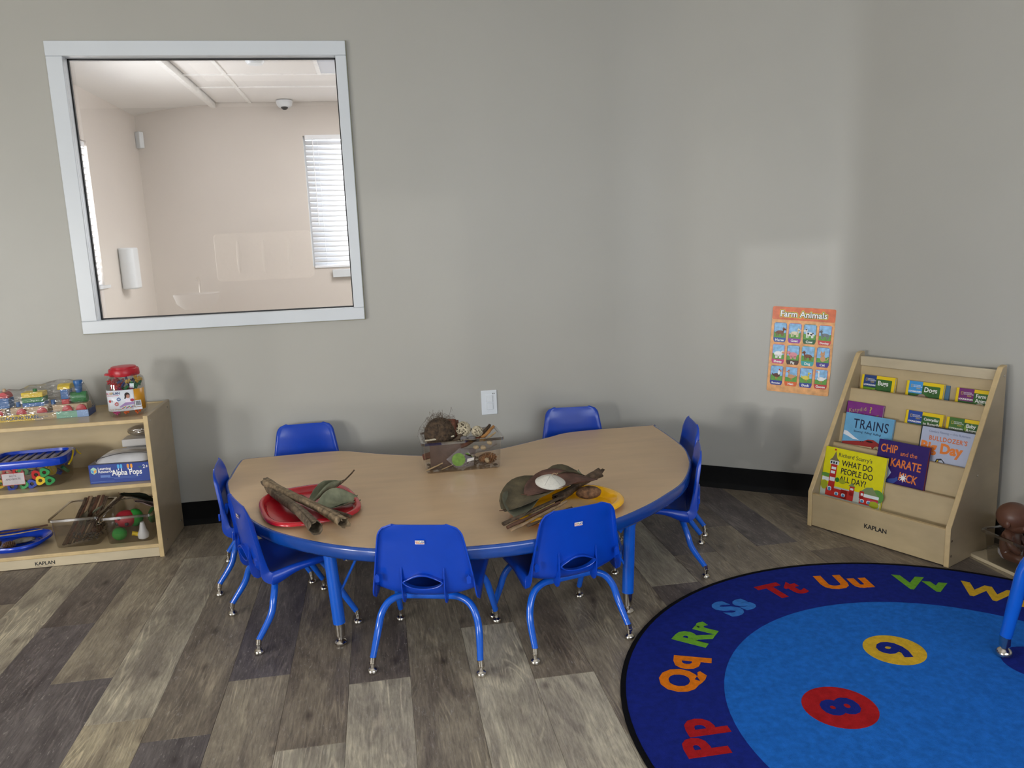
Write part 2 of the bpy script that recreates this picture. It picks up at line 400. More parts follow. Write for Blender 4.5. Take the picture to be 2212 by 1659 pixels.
# thin darker yellowish edge of the casing caulk
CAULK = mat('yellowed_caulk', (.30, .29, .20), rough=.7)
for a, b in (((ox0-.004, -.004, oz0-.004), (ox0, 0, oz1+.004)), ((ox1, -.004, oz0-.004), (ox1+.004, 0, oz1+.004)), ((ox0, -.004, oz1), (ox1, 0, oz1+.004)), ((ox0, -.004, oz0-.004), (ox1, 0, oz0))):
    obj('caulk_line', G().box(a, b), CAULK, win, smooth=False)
for a, b in (((ix0-.002, 0, iz0), (ix0, .05, iz1)), ((ix1, 0, iz0), (ix1+.002, .05, iz1)), ((ix0, 0, iz1), (ix1, .05, iz1+.002)), ((ix0, 0, iz0-.002), (ix1, .05, iz0))):
    obj('reveal', G().box(a, b), TRIM, win, smooth=False)
gg = .006
for a, b in (((ix0, .036, iz0), (ix0+gg, .05, iz1)), ((ix1-gg, .036, iz0), (ix1, .05, iz1)), ((ix0, .036, iz1-gg), (ix1, .05, iz1)), ((ix0, .036, iz0), (ix1, .05, iz0+gg))):
    obj('gasket', G().box(a, b), BLACKG, win, smooth=False)
obj('pane', G().box((ix0+.001, .052, iz0+.001), (ix1-.001, .053, iz1-.001)), GLASS, win, smooth=False)

# ============================================================ ROOM NEXT DOOR (seen through the glass)
NX0, NX1, NY1, NZ1 = -1.78, 2.2, 3.0, 2.44
def wall2(name, axis, c, a0, a1, hole, z1=2.9):
    g = G(); h0, h1, z0, zt = hole
    for p, q, r, s_ in ((a0, h0, 0, z1), (h1, a1, 0, z1), (h0, h1, 0, z0), (h0, h1, zt, z1)):
        if axis == 'x': g.box((c-.1, p, r), (c, q, s_))
        else: g.box((p, c, r), (q, c+.1, s_))
    return struct(obj(name, g, WALL2, smooth=False))
wall2('wall_next_room_back', 'y', NY1, NX0-.1, NX1, (-.515, .42, 1.13, 2.18))
wall2('wall_next_room_left', 'x', NX0, .12, NY1, (.85, 1.80, 1.10, 2.02))
g = G(); g.box((NX1, .12, 0), (NX1+.1, NY1, 2.9)); struct(obj('wall_next_room_right', g, WALL2, smooth=False))
g = G(); g.box((NX0, .12, -.06), (NX1, NY1, 0)); struct(obj('floor_next_room', g, mat('pale_floor', (.35, .31, .27), rough=.5), smooth=False))
g = G(); g.box((NX0-.1, .12, 2.62), (NX1+.1, NY1+.1, 2.7)); ceil2 = struct(obj('ceiling_next_room', g, CEIL, smooth=False))
# curved plaster soffit on the left
prof = catmull([(NX0, 2.352, 0), (-1.62, 2.385, 0), (-1.40, 2.415, 0), (-1.19, 2.430, 0)], 5)
g = G(); g.grid([[V((p.x, .12, p.y)) for p in prof], [V((p.x, NY1, p.y)) for p in prof]])
obj('soffit', g, CEIL, ceil2, angle=70)
TB = mat('white_tee_bar', (.88, .88, .87), rough=.35)
obj('edge_bar', G().box((-1.20, .12, 2.405), (-1.165, NY1, 2.455)), TB, ceil2, smooth=False)
xs = [-1.165, -.90, -.29, .32, .93, 1.54, 2.2]; ys = [.12, .69, 1.30, 1.91, 2.35, NY1]
for x in (-.90, -.29, 1.54): obj('tee_bar', G().box((x-.012, .12, 2.436), (x+.012, NY1 if x != -.29 else 1.92, 2.446)), TB, ceil2, smooth=False)
for y in ys[1:-1]: obj('tee_bar', G().box((-1.165, y-.012, 2.437), (2.2, y+.012, 2.447)), TB, ceil2, smooth=False)
PANEL = mat('light_diffuser', (.60, .64, .72), rough=.5, scale=200)
for i in range(len(xs)-1):
    for j in range(len(ys)-1):
        lp = (i == 2 and j == 2)
        obj('light_panel' if lp else 'ceiling_tile', G().box((xs[i]+(0 if j > 2 and i == 2 else .011), ys[j]+.011, 2.443), (xs[i+1]-(0 if j > 2 and i == 1 else .011), ys[j+1]-.011, 2.46)), PANEL if lp else TILE, ceil2, smooth=False)
# windows with blinds
SLAT = mat('white_blind_slat', (.86, .88, .92), rough=.4, noise=.01)
def blind(name, label, n, w, z0, z1, M, ang):
    t = thing(name, label, 'blind', M=M)
    obj('headrail', G().box((0, -.02, z1-.035), (w, .02, z1)), SLAT, t, bevel=.002)
    me = None
    for k in range(n):
        z = z1-.06-(z1-z0-.085)*k/(n-1)
        if me is None:
            g = G(); rows = []
            for s in range(5):
                q = (s/4-.5)*.05; rows.append([V((0, q*cos(ang), q*sin(ang)+.003*(1-(s/2-1)**2))), V((w, q*cos(ang), q*sin(ang)+.003*(1-(s/2-1)**2)))])
            g.grid(rows); first = obj('slat', g, SLAT, t, solid=.0018); first.location = (0, 0, z); me = first
        else:
            c = me.copy(); COL.objects.link(c); c.location = (0, 0, z)
    obj('bottom_rail', G().box((0, -.022, z0), (w, .022, z0+.018)), SLAT, t, bevel=.003)
    for x in (.1, w-.1): obj('ladder_cord', G().tube([(x, -.026, z0), (x, -.026, z1-.03)], .0015, 5), SLAT, t)
    obj('wand', G().tube([(.06, -.035, z0+.35), (.06, -.035, z1-.03)], .004, 6), SLAT, t)
    return t
w2 = struct(obj('window_2', G().box((-.515, NY1+.005, 1.10), (.42, NY1+.10, 1.13)).box((-.515, NY1+.02, 1.13), (-.50, NY1+.10, 2.18)).box((.40, NY1+.02, 1.13), (.42, NY1+.10, 2.18)).box((-.05, NY1+.06, 1.13), (-.02, NY1+.09, 2.18)), TRIM, smooth=False))
obj('sill', G().box((-.36, NY1-.035, 1.035), (.5, NY1, 1.10)), TRIM, w2, bevel=.004)
w3 = struct(obj('window_3', G().box((NX0-.1, .85, 1.08), (NX0+.02, 1.86, 1.10)).box((NX0-.07, 1.32, 1.10), (NX0-.04, 1.35, 2.02)), TRIM, smooth=False))
blind('window_blind', 'white horizontal blind on the far wall of the next room, seen through the glass', 25, .86, 1.118, 2.185, Matrix.Translation((-.50, NY1+.01, 0)), radians(52))
blind('window_blind', 'white horizontal blind on the left side wall of the next room', 22, .93, 1.09, 2.015, Matrix.Translation((NX0-.03, .86, 0)) @ Matrix.Rotation(radians(90), 4, 'Z'), radians(-48))
# small fittings next door
t = thing('security_camera', 'white dome security camera on the ceiling edge beyond the window', 'camera', (-.626, 2.90, 2.437))
obj('base', G().lathe([(.062, 0), (.064, -.012), (.058, -.035), (.045, -.05), (.02, -.058)][::1], n=20), WHITEP, t)
obj('dome', G().ell((0, -.015, -.045), (.030, .03, .028), 14, 8), BLACKG, t)
o = obj('motion_sensor', G().box((-.026, -.02, -.062), (.026, .02, .062)), WHITEP, bevel=.006, loc=(NX0+.03, 2.955, 2.165)); o.rotation_euler = (0, 0, radians(-35))
tag(o, 'small white motion sensor high in the corner of the next room', 'sensor')
t = thing('smoke_detector', 'round white smoke detector on the ceiling of the next room', 'detector', (-.645, 1.44, 2.437))
obj('body', G().lathe([(.055, 0), (.058, -.012), (.045, -.03), (.02, -.036)], n=20), WHITEP, t)
t = thing('towel_dispenser', 'tall white rounded towel dispenser on the side wall under the corner', 'dispenser', (NX0, 2.25, 1.05))
obj('body', G().prism(rrect(0, -.11, .10, .07, .04, 5), 0, .29), WHITEP, t, bevel=.01)

# ============================================================ things reflected by the glass, on the wall behind the camera
t = thing('changing_station', 'folded pale wall changing station, reflected in the interior window', 'changing table', (-1.16, RY0+.02, .965))
obj('shell', G().prism(rrect(-.50, 0, .50, .50, .05), 0, .1, Matrix.Rotation(radians(90), 4, 'X') @ Matrix.Scale(-1, 4, (0, 0, 1))), mat('cream_plastic', (.72, .68, .60), rough=.35), t, bevel=.01)
for x in (-.26, 0, .26): obj('rib', G().ell((x, .105, .25), (.024, .03, .18)), mat('cream_plastic', (.72, .68, .60)), t)
t = thing('wall_sink', 'white wall sink with chrome tap, reflected low in the interior window', 'sink', (-1.86, RY0+.01, .86))
obj('basin', G().lathe([(.12, -.16), (.19, -.10), (.22, 0), (.20, 0), (.17, -.08), (.02, -.12)], (0, .22, 0), 28, cap=False, sq=3.5), WHITEP, t)
obj('tap', G().tube(catmull([(0, .04, 0), (0, .04, .12), (0, .08, .16), (0, .15, .13)], 4), .012, 8), CHROME, t)

# ============================================================ wall plate
t = thing('light_switch_plate', 'white wall switch plate with two square rockers above the table', 'switch', M=frame((.473, -.0005, .434), (1, 0, 0), (0, 0, 1)))
obj('plate', G().prism(rrect(0, 0, .080, .124, .003), 0, .006), WHITEP, t, bevel=.0025)
for y in (.026, .064): obj('rocker', G().box((.026, y, .005), (.058, y+.034, .0115)), WHITEP, t, bevel=.002)
for x in (.058, .065): obj('indicator', G().box((x, .104, .005), (x+.004, .109, .0068)), mat('grey_lens', (.12, .13, .13)), t, smooth=False)
for y in (.013, .112): obj('screw', G().lathe([(.0025, .005), (.0025, .0068)], (.042, y, 0), 10), WHITEP, t)

# ============================================================ poster
def pm_(name, h, rough=.35): return mat(name, h, rough=rough, noise=.01)
pn = V((-.588, -.809, 0)); px_ = V((.809, -.588, 0)); pang = radians(-3.3)
Xp = px_*cos(pang)+V((0, 0, 1))*sin(pang); Yp = -px_*sin(pang)+V((0, 0, 1))*cos(pang)
PWd, PHt = .283, .414
Pc = V((1.971, -.400, .719))+pn*.006
poster = thing('farm_animals_poster', 'orange farm animals picture poster taped on the wall left of the book display', 'poster', M=frame(Pc-Xp*PWd/2-Yp*PHt/2, Xp, Yp))
POB = mat('poster_orange', 'e0a468', rough=.35, noise=.16, scale=30); POH = mat('poster_header', 'd4683a', rough=.35, noise=.12, scale=30)
obj('sheet', G().prism(rrect(0, 0, PWd, PHt, .008), 0, .0008), POB, poster, smooth=False)
flat('header_band', [rrect(.0005, PHt-.062, PWd-.0005, PHt-.0005, .007)], POH, poster, .0008)
YL = pm_('title_yellow', 'e8dc30'); WH = pm_('print_white', 'f0f0ee')
for s, b, m_, z in (('Farm Animals', .12, YL, .0013), ('Farm Animals', .07, DARKB, .0017), ('Farm Animals', .02, WH, .0021)):
    text(s, .0400, m_, poster, (PWd/2, PHt-.046, z), bold=b, align='CENTER', sx=.96)
SKY = mat('card_sky', '86b8e0', rough=.4, noise=.15, scale=60); GRS = mat('card_grass', '5a9a3a', rough=.4, noise=.1, scale=90)
hexs = dict(brown='7a4426', white='ecebe4', black='1c1c1e', grey='6e767c', pink='dc8e96', tan='c8966a', yellow='e0cf50', red='b83030', orange='d87030', cream='e2d8b8', dbrown='58281c')
cm = {k: pm_('print_'+k, v) for k, v in hexs.items()}
def four(body, head, legs=((-.012, 1), (-.006, 1), (.008, 1), (.013, 1)), dirn=1, neck=None, ear=None, tail=None):
    P = [oval(0, .0, .0155, .0075, 14)]
    P.append(oval(.015*dirn, .014, .006, .0055, 12)); P.append([(.009*dirn, -.002), (.015*dirn, .002), (.018*dirn, .014), (.012*dirn, .015)])
    P.append(oval(.0205*dirn, .012, .0045, .003, 10))
    for x, _ in legs: P.append(rect(x-.0018, -.016, x+.0018, -.003))
    P.append([(-.0145*dirn, .003), (-.020*dirn, -.006), (-.0175*dirn, -.007), (-.012*dirn, .0)])
    P.append([(.012*dirn, .018), (.012*dirn, .0245), (.0155*dirn, .019)])
    return P
def bird(d=1, neckl=.012):
    return [oval(0, 0, .0145, .0085, 14), [(.006*d, 0), (.011*d, 0), (.012*d, neckl+.006), (.008*d, neckl+.006)], oval(.0105*d, neckl+.007, .0045, .0045, 12), [(-.010*d, .002), (-.020*d, .010), (-.017*d, -.002)]]
cards = [('Horse', '26509c', 'brown', 'f', 1), ('Goat', '8a3a9c', 'cream', 'f', 1), ('Cow', '1c5c34', 'white', 'f', -1), ('Donkey', 'c44040', 'grey', 'f', -1),
         ('Sheep', 'c43a78', 'white', 's', 1), ('Pig', '4a2c22', 'pink', 's', -1), ('Dog', '30a0a4', 'brown', 'f', -1), ('Cat', '3a2c8c', 'tan', 'c', 1),
         ('Rooster', '26388c', 'dbrown', 'b', 1), ('Hen', 'dc6428', 'tan', 'b', -1), ('Duck', '2a3c94', 'yellow', 'b', 1), ('Goose', 'c43438', 'white', 'g', -1)]
cw, chh = .0575, .0945
for i, (nm, hx, bc, kind, d) in enumerate(cards):
    c, r = i % 4, i//4; x0 = .0125+c*.0675; y0 = PHt-.066-(r+1)*(chh+.0105)
    cd = flat('picture_card', [[(x0, y0+.012), (x0+.005, y0), (x0+cw-.005, y0), (x0+cw, y0+.012), (x0+cw, y0+chh-.006), (x0+cw-.006, y0+chh), (x0+.006, y0+chh), (x0, y0+chh-.006)]], pm_('card_'+nm.lower(), hx), poster, .0008)
    flat('sky', [rrect(x0+.002, y0+.022, x0+cw-.002, y0+chh-.002, .004)], SKY, cd, .0012)
    flat('meadow', [[(x0+.002, y0+.022), (x0+cw-.002, y0+.022), (x0+cw-.002, y0+.046+.006*(c % 2)), (x0+cw*.5, y0+.042), (x0+.002, y0+.050-.006*(c % 2))]], GRS, cd, .0016)
    MM = Matrix.Translation((x0+cw/2, y0+.048, 0)) @ Matrix.Diagonal((1.15, 1.15, 1, 1))
    if kind == 'f': shp = four(0, 0, dirn=d)
    elif kind == 's': shp = [oval(0, 0, .017, .011, 16), oval(.017*d, .008, .007, .007, 12)]+[rect(x-.002, -.018, x+.002, -.004) for x in (-.009, -.004, .006, .011)]
    elif kind == 'c': shp = [oval(0, -.006, .010, .013, 14), oval(-.002, .012, .009, .008, 14), [(-.010, .016), (-.009, .026), (-.003, .019)], [(-.001, .019), (.005, .026), (.006, .016)], [(.008, -.016), (.020, -.008), (.022, .0), (.018, -.001), (.016, -.008), (.006, -.013)]]
    elif kind == 'g': shp = bird(d, .022)
    else: shp = bird(d)
    flat('animal', shp, cm[bc], cd, .0020, M=MM)
    if kind in 'bg':
        nl = .022 if kind == 'g' else .012
        flat('beak_and_feet', [[(.0145*d, nl+.010), (.022*d, nl+.007), (.0145*d, nl+.004)], rect(-.003, -.016, -.001, -.007), rect(.002, -.016, .004, -.007)], cm['orange'], cd, .0024, M=MM)
    if nm in ('Rooster', 'Hen'): flat('comb', [oval(.0105*d, .025, .003, .003, 8)], cm['red'], cd, .0024, M=MM)
    if nm == 'Rooster': flat('white_neck', [oval(.009, .012, .005, .010, 10)], cm['white'], cd, .0023, M=MM)
    if nm == 'Cow': flat('spots', [oval(-.006, .002, .004, .004, 8), oval(.006, -.001, .005, .004, 8), oval(.012, .004, .003, .003, 8), oval(-.015, .018, .003, .003, 8)], cm['black'], cd, .0024, M=MM)
    if nm == 'Sheep': flat('face', [oval(.0195, .006, .0045, .005, 10)], cm['tan'], cd, .0024, M=MM)
    text(nm, .0155 if len(nm) < 6 else .0125, WH, cd, (x0+cw/2, y0+.0055, .0016), bold=.03, align='CENTER')

# ============================================================ CHILDREN'S TABLE
TZ = .385
out0 = [(-0.641, -0.7), (-0.646, -0.59), (-0.645, -0.368), (-0.624, -0.315), (-0.498, -0.306), (-0.224, -0.305), (-0.053, -0.405), (0.146, -0.504), (0.316, -0.531), (0.494, -0.491), (0.725, -0.368), (0.876, -0.295), (1.246, -0.291), (1.269, -0.321), (1.261, -0.677), (1.22, -0.866), (1.165, -1.011), (1.071, -1.179), (0.968, -1.290), (0.855, -1.392), (0.724, -1.483), (0.577, -1.55), (0.419, -1.592), (0.259, -1.599), (0.098, -1.580), (-0.057, -1.538), (-0.163, -1.485), (-0.275, -1.404), (-0.395, -1.287), (-0.483, -1.156), (-0.572, -0.962)]
outl = [(p.x, p.y) for p in catmull([V((a, b, 0)) for a, b in out0], 4, True)]
tc0 = V((.30, -.95))
table = thing('kidney_table', 'low kidney-shaped activity table with maple laminate top and blue edge', 'table', (tc0.x, tc0.y, 0))
loc2 = [V((a-tc0.x, b-tc0.y)) for a, b in outl]
def inset(poly, d):
    n = len(poly); o = []
    for i in range(n):
        t = (poly[(i+1) % n]-poly[i-1]).normalized(); nrm = V((t.y, -t.x)); o.append(poly[i]+nrm*d)
    return o
ar = sum(loc2[i].x*loc2[(i+1) % len(loc2)].y-loc2[(i+1) % len(loc2)].x*loc2[i].y for i in range(len(loc2)))
sg = 1 if ar > 0 else -1
inn = inset(loc2, -.004*sg)
from mathutils.geometry import delaunay_2d_cdt
nI = len(inn); vv, _e, ff = delaunay_2d_cdt([V((p.x, p.y)) for p in inn], [(i, (i+1) % nI) for i in range(nI)], [], 1, 1e-6)[:3]
g = G(); g.add([(p.x, p.y, TZ) for p in vv], ff); g.add([(p.x, p.y, TZ-.030) for p in vv], [f[::-1] for f in ff])
g.loft([[V((p.x, p.y, TZ-.030)) for p in inn], [V((p.x, p.y, TZ)) for p in inn]], cap=False)
obj('tabletop', g, LAM, table, smooth=False)
g = G(); rings = []
for d, z in [(-.004, -.0005), (0, .0002), (.004, -.0012), (.0075, -.010), (.008, -.023), (.0065, -.036), (.002, -.0435), (-.006, -.044), (-.008, -.035)]:
    rings.append([V((p.x, p.y, TZ+z)) for p in inset(loc2, d*sg)])
g.loft(rings, cap=False); obj('edge_band', g, BLUEE, table, angle=60)
def glide(g, x, y, r=.017, z=0):
    g.lathe([(r*.55, z), (r, z+.003), (r*1.02, z+.008), (r*.8, z+.013), (r*.45, z+.017), (r*.4, z+.026), (r*.62, z+.028), (r*.62, z+.034)], (x, y, 0), 16)
for k, (x, y, bx, by) in enumerate([(-.200, -1.37, -.215, -1.37), (.787, -1.386, .80, -1.380), (-.20, -.62, -.21, -.62), (.86, -.60, .87, -.60)]):
    fx, fy = x-tc0.x, y-tc0.y; tx, ty = bx-tc0.x, by-tc0.y
    lg = obj('leg', G().tube([(tx, ty, .352), (fx, fy, .075)], .0205, 16), BLUEM, table)
    obj('steel_sleeve', G().lathe([(.0165, .03), (.0165, .05), (.0175, .05), (.0175, .08)], (fx, fy, 0), 16), CHROME, lg)
    gl = G(); glide(gl, fx, fy, .021); obj('glide', gl, CHROME, lg)
    cx, cy = (-fx*.30, -fy*.35)
    for ang in (-.5, .9) if k < 2 else (.3,):
        dx, dy = cos(atan2(cy, cx)+ang)*.15, sin(atan2(cy, cx)+ang)*.15
        obj('brace', G().tube([(fx, fy, .16), (fx+dx*.75, fy+dy*.75, .352)], .0045, 8), BLUEM, lg)
    obj('mount_plate', G().lathe([(.045, .348), (.045, .354)], (tx, ty, 0), 20), BLACKG, lg)

# ============================================================ CHAIRS
prof = [(.152, .230), (.149, .245), (.132, .255), (.06, .252), (-.02, .243), (-.075, .232), (-.110, .230), (-.135, .250), (-.144, .295), (-.149, .35), (-.154, .41), (-.160, .474)]
pts = catmull([V((0, a, b)) for a, b in prof], 6)
# arc length
L_ = [0]
for a, b in zip(pts[:-1], pts[1:]): L_.append(L_[-1]+(b-a).length)
ibend = 6*6
def hw(i):
    s = L_[i]; tot = L_[-1]
    w = .150 + .006*min(1, s/.2) - .040*max(0, (s-L_[ibend])/(tot-L_[ibend]))**1.2
    r = .038
    if tot-s < r: w = w-r+sqrt(max(0, r*r-(r-(tot-s))**2))
    rf = .035
    if s < rf: w = w-rf*.6+.6*sqrt(max(0, rf*rf-(rf-s)**2))
    return w
def shell_rows(i0, i1):
    rows = []
    for i in range(i0, i1+1):
        t = (pts[min(i+1, len(pts)-1)]-pts[max(i-1, 0)]).normalized(); n = V((0, t.z, -t.y))*-1   # towards the sitter
        if n.z < 0 and i < ibend: n = -n
        if i >= ibend and n.y < 0: n = -n
        w = hw(i); s = (L_[i]-L_[ibend])
        dish = .016*math.exp(-(s/.14)**2)+.010
        fl = .012+.022*math.exp(-(s/.07)**2)+(.004 if i < ibend else 0)
        endf = min(1, (L_[-1]-L_[i])/.05); endf = max(.25, endf)
        row = []
        for k in range(-10, 11):
            u_ = k/10
            row.append(pts[i]+V((w*u_, 0, 0))+n*dish*(abs(u_)**2.4)*endf)
        e = pts[i]+n*dish*endf
        left = [e+V((-w-.006, 0, 0))-n*fl*endf, e+V((-w-.005, 0, 0))-n*fl*.45*endf, e+V((-w-.0025, 0, 0))-n*.001]
        right = [V((-p.x, p.y, p.z)) for p in left[::-1]]
        rows.append(left+row+right)
    return rows
def booldiff(o, cutter):
    md = o.modifiers.new('cut', 'BOOLEAN'); md.operation = 'DIFFERENCE'; md.object = cutter; md.solver = 'EXACT'
    dg = bpy.context.evaluated_depsgraph_get(); me = bpy.data.meshes.new_from_object(o.evaluated_get(dg))
    o.modifiers.clear(); o.data = me; bpy.data.objects.remove(cutter)
    me.polygons.foreach_set('use_smooth', [True]*len(me.polygons)); me.set_sharp_from_angle(angle=radians(40))

STK = pm_('sticker_white', 'e8e6e4')
def make_chair():
    t = thing('child_chair', '', 'chair', group='blue chairs around the kidney table')
    obj('seat', G().grid(shell_rows(0, ibend)), BLUEC, t, solid=.0042, angle=60)
    bk = obj('backrest', G().grid(shell_rows(ibend, len(pts)-1)), BLUEC, t, solid=.0042, angle=60)
    hc = .288
    hp = [(x*.058, z*1.12) for x, z in [(-1, 0), (-.75, .008), (-.35, .0165), (0, .019), (.35, .0165), (.75, .008), (1, 0), (.8, -.010), (.4, -.0165), (0, -.018), (-.4, -.0165), (-.8, -.010)]]
    hp = [(p.x, p.y) for p in catmull([V((a, b, 0)) for a, b in hp], 3, True)]
    MR = Matrix.Translation((0, 0, hc)) @ Matrix.Rotation(radians(90), 4, 'X')
    ct = obj('cutter', G().prism(hp, .02, .30, MR), BLUEC, smooth=False)
    booldiff(bk, ct)
    # raised lip around the hand hole
    def back_y(z):
        for a, b in zip(pts[ibend:-1], pts[ibend+1:]):
            if a.z <= z <= b.z: return a.y+(b.y-a.y)*(z-a.z)/max(1e-6, b.z-a.z)
        return pts[-1].y
    rim = G(); rg = []
    for (x, z) in [(x*sx, z*sx) for sx in (1.0,) for x, z in hp]:
        zz = hc+z; y = back_y(zz)
        q = V((x, 0, z)).normalized()
        rg.append([V((x, y+.001, zz)), V((x, y-.012, zz)), V((x+q.x*.003, y-.013, zz+q.z*.003)), V((x+q.x*.0055, y-.012, zz+q.z*.0055)), V((x+q.x*.007, y+.001, zz+q.z*.007))])
    rim.loft(rg, cap=False, close=True); obj('handle_rim', rim, BLUEC, bk, angle=50)
    for x in (-.066, .066):
        rb = G(); pass
        poly = [(back_y(.335)-.001, .335), (back_y(.31)-.006, .31), (back_y(.27)-.013, .27), (-.150, .235), (-.142, .220), (-.130, .212), (-.115, .214), (-.105, .226), (-.120, .240), (back_y(.27)+.001, .27), (back_y(.31)+.001, .31)]
        rb.prism([(a, b) for a, b in poly], x-.002, x+.002, Matrix(((0, 0, 1, 0), (1, 0, 0, 0), (0, 1, 0, 0), (0, 0, 0, 1))))
        obj('rib', rb, BLUEC, bk, smooth=False, bevel=.001)
    for sx in (-1, 1):   # small side tabs
        obj('tab', G().prism([(-.006, -.014), (.006, -.012), (.007, .006), (0, .014), (-.007, .006)], 0, .006, Matrix.Translation((sx*.142, back_y(.300)-.001, .300)) @ Matrix.Rotation(radians(90), 4, 'X')), BLUEC, bk, smooth=False)
    # sticker
    zc = .420; yb = back_y(zc)-.0046
    tilt = atan2(back_y(zc+.02)-back_y(zc-.02), .04)
    SM = Matrix.Translation((0, yb, zc)) @ Matrix.Rotation(-tilt, 4, 'X') @ Matrix.Rotation(radians(90), 4, 'X')
    st = obj('sticker', G().prism(rect(-.014, -.006, .014, .006), 0, .0006, SM), STK, t, smooth=False)
    st['label'] = 'small white maker sticker'
    for s_, x_, c_ in (('K', -.0125, 'c03028'), ('A', -.0085, 'd88020'), ('P', -.004, 'b0a020'), ('L', 0, '30804a'), ('A', .0035, '3050a0'), ('N', .008, '202a80')):
        text(s_, .0075, pm_('sticker_'+c_, c_), st, M=SM @ Matrix.Translation((x_, -.0015, .0007)), bold=.02)
    obj('underline', G().prism(rect(-.012, -.0045, .012, -.0032), .0006, .0009, SM), pm_('sticker_c03028', 'c03028'), st, smooth=False)
    # tubular frame
    for nm, yy, zz, fy in (('rear', -.080, .214, -.170), ('front', .080, .232, .168)):
        obj('crossbar', G().tube([(-.062, yy, zz), (.062, yy, zz)], .0115, 12), BLUEM, t)
        for sx in (-1, 1):
            sy = 1 if fy > 0 else -1
            pp = catmull([(sx*.055, yy, zz), (sx*.092, yy+sy*.002, zz-.002), (sx*.128, yy+sy*.012, zz-.018), (sx*.150, yy+sy*.026, zz-.052), (sx*.160, yy+sy*.042, zz-.10), (sx*.168, fy, .045)], 5)
            lg = obj('leg', G().tube(pp, [.0115]*(len(pp)-5)+[.0113, .011, .0105, .010, .0098], 12), BLUEM, t)
            obj('sleeve', G().tube([pp[-1]+V((0, 0, .004)), V((sx*.170, fy*1.02, .027))], [.0102, .0098], 12), CHROME, lg)
            gl = G(); glide(gl, sx*.170, fy*1.02, .0165); obj('glide', gl, CHROME, lg)
    return t
chair = make_chair()
places = [  # x, y, rot, label
    (.117, -1.459, -16.3, 'blue plastic child chair with its back to the camera, nearest the table middle'),
    (.529, -1.434, 13.8, 'blue plastic child chair turned slightly left, in front of the yellow tray'),
    (-.371, -1.145, -66.5, 'blue plastic child chair at the left end, seat and hand hole fully visible'),
    (-.515, -.692, -85.8, 'blue plastic child chair at the left end, mostly hidden behind another chair'),
    (1.055, -.968, 70.1, 'blue plastic child chair at the right end of the table, nearer the rug'),
    (1.185, -.590, 80.2, 'blue plastic child chair at the right end of the table, nearer the wall'),
    (-.385, -.240, 180, 'blue plastic child chair behind the left lobe, between table and wall'),
    (.885, -.312, 174.2, 'blue plastic child chair behind the right lobe, between table and wall'),
]
for i, (x, y, a, lb) in enumerate(places):
    if i == 0: chair.location = (x, y, 0); chair.rotation_euler = (0, 0, radians(a)); chair['label'] = lb
    else: dup(chair, lb, (x, y, 0), radians(a))
r3 = dup(chair, 'blue chair standing on the rug, only its tubular leg showing at the right', (2.056, -2.225, .0092), radians(180))
r3.scale = (1.6, 1.6, 1.6)
for ch in list(r3.children):      # this taller chair has straighter legs than the small ones
    if ch.name.startswith(('leg', 'crossbar')):
        for q in list(ch.children): bpy.data.objects.remove(q)
        bpy.data.objects.remove(ch)
for fy in (-.173, .168):
    obj('crossbar', G().tube([(-.062, fy*.55, .222), (.062, fy*.55, .222)], .0115, 12), BLUEM, r3)
    for sx in (-1, 1):
        pp = [V((sx*.170, fy, .040))]+catmull([(sx*.169, fy*.995, .045), (sx*.160, fy*.96, .12), (sx*.150, fy*.92, .185), (sx*.130, fy*.80, .214), (sx*.09, fy*.62, .223), (sx*.06, fy*.55, .222)], 4)
        lg = obj('leg', G().tube(pp, [.0108, .0109, .0112, .0115]+[.0122]*(len(pp)-4), 12), BLUEM, r3)
        obj('sleeve', G().tube([V((sx*.170, fy, .022)), V((sx*.170, fy, .042))], .0100, 12), CHROME, lg)
        gl = G(); glide(gl, sx*.170, fy, .0145); obj('glide', gl, CHROME, lg)
r3['group'] = 'blue chairs standing on the rug'

# ============================================================ RUG
RC = V((1.515, -2.126)); RR = .941
def pile(name, col):
    return mat(name, col, rough=.95, noise=.10, scale=55, bump=.9, bscale=520, spec=.1)
NAVY = pile('rug_royal_blue', (.009, .020, .21)); MID = pile('rug_mid_blue', (.014, .145, .56)); BIND = pile('rug_black_binding', (.004, .004, .006))
rug = thing('alphabet_rug', 'round blue alphabet and number rug with black bound edge', 'rug', (RC.x, RC.y, 0))
n = 96
g = G(); g.prism([((RR-.010)*cos(2*pi*k/n), (RR-.010)*sin(2*pi*k/n)) for k in range(n)], .0005, .0075); obj('field', g, NAVY, rug, angle=60)
g = G(); rings = [[V(((RR-.008+.009*cos(q))*cos(2*pi*k/n), (RR-.008+.009*cos(q))*sin(2*pi*k/n), .0052+.0045*sin(q))) for q in [2*pi*j/8 for j in range(8)]] for k in range(n)]
g.loft(rings, cap=False, close=True); obj('binding', g, BIND, rug)
ic = V((1.495, -2.163))-RC
g = G(); g.prism([(ic.x+.640*cos(2*pi*k/n), ic.y+.640*sin(2*pi*k/n)) for k in range(n)], .0070, .0080); obj('inner_circle', g, MID, rug, angle=60)
rc = {'red': pile('rug_red', (.40, .012, .015)), 'orange': pile('rug_orange', (.78, .20, .008)), 'green': pile('rug_green', (.16, .40, .035)), 'sky': pile('rug_sky', (.04, .19, .58)), 'yellow': pile('rug_yellow', (.68, .42, .03))}
def polar(r, a): return r*cos(radians(a)), r*sin(radians(a))
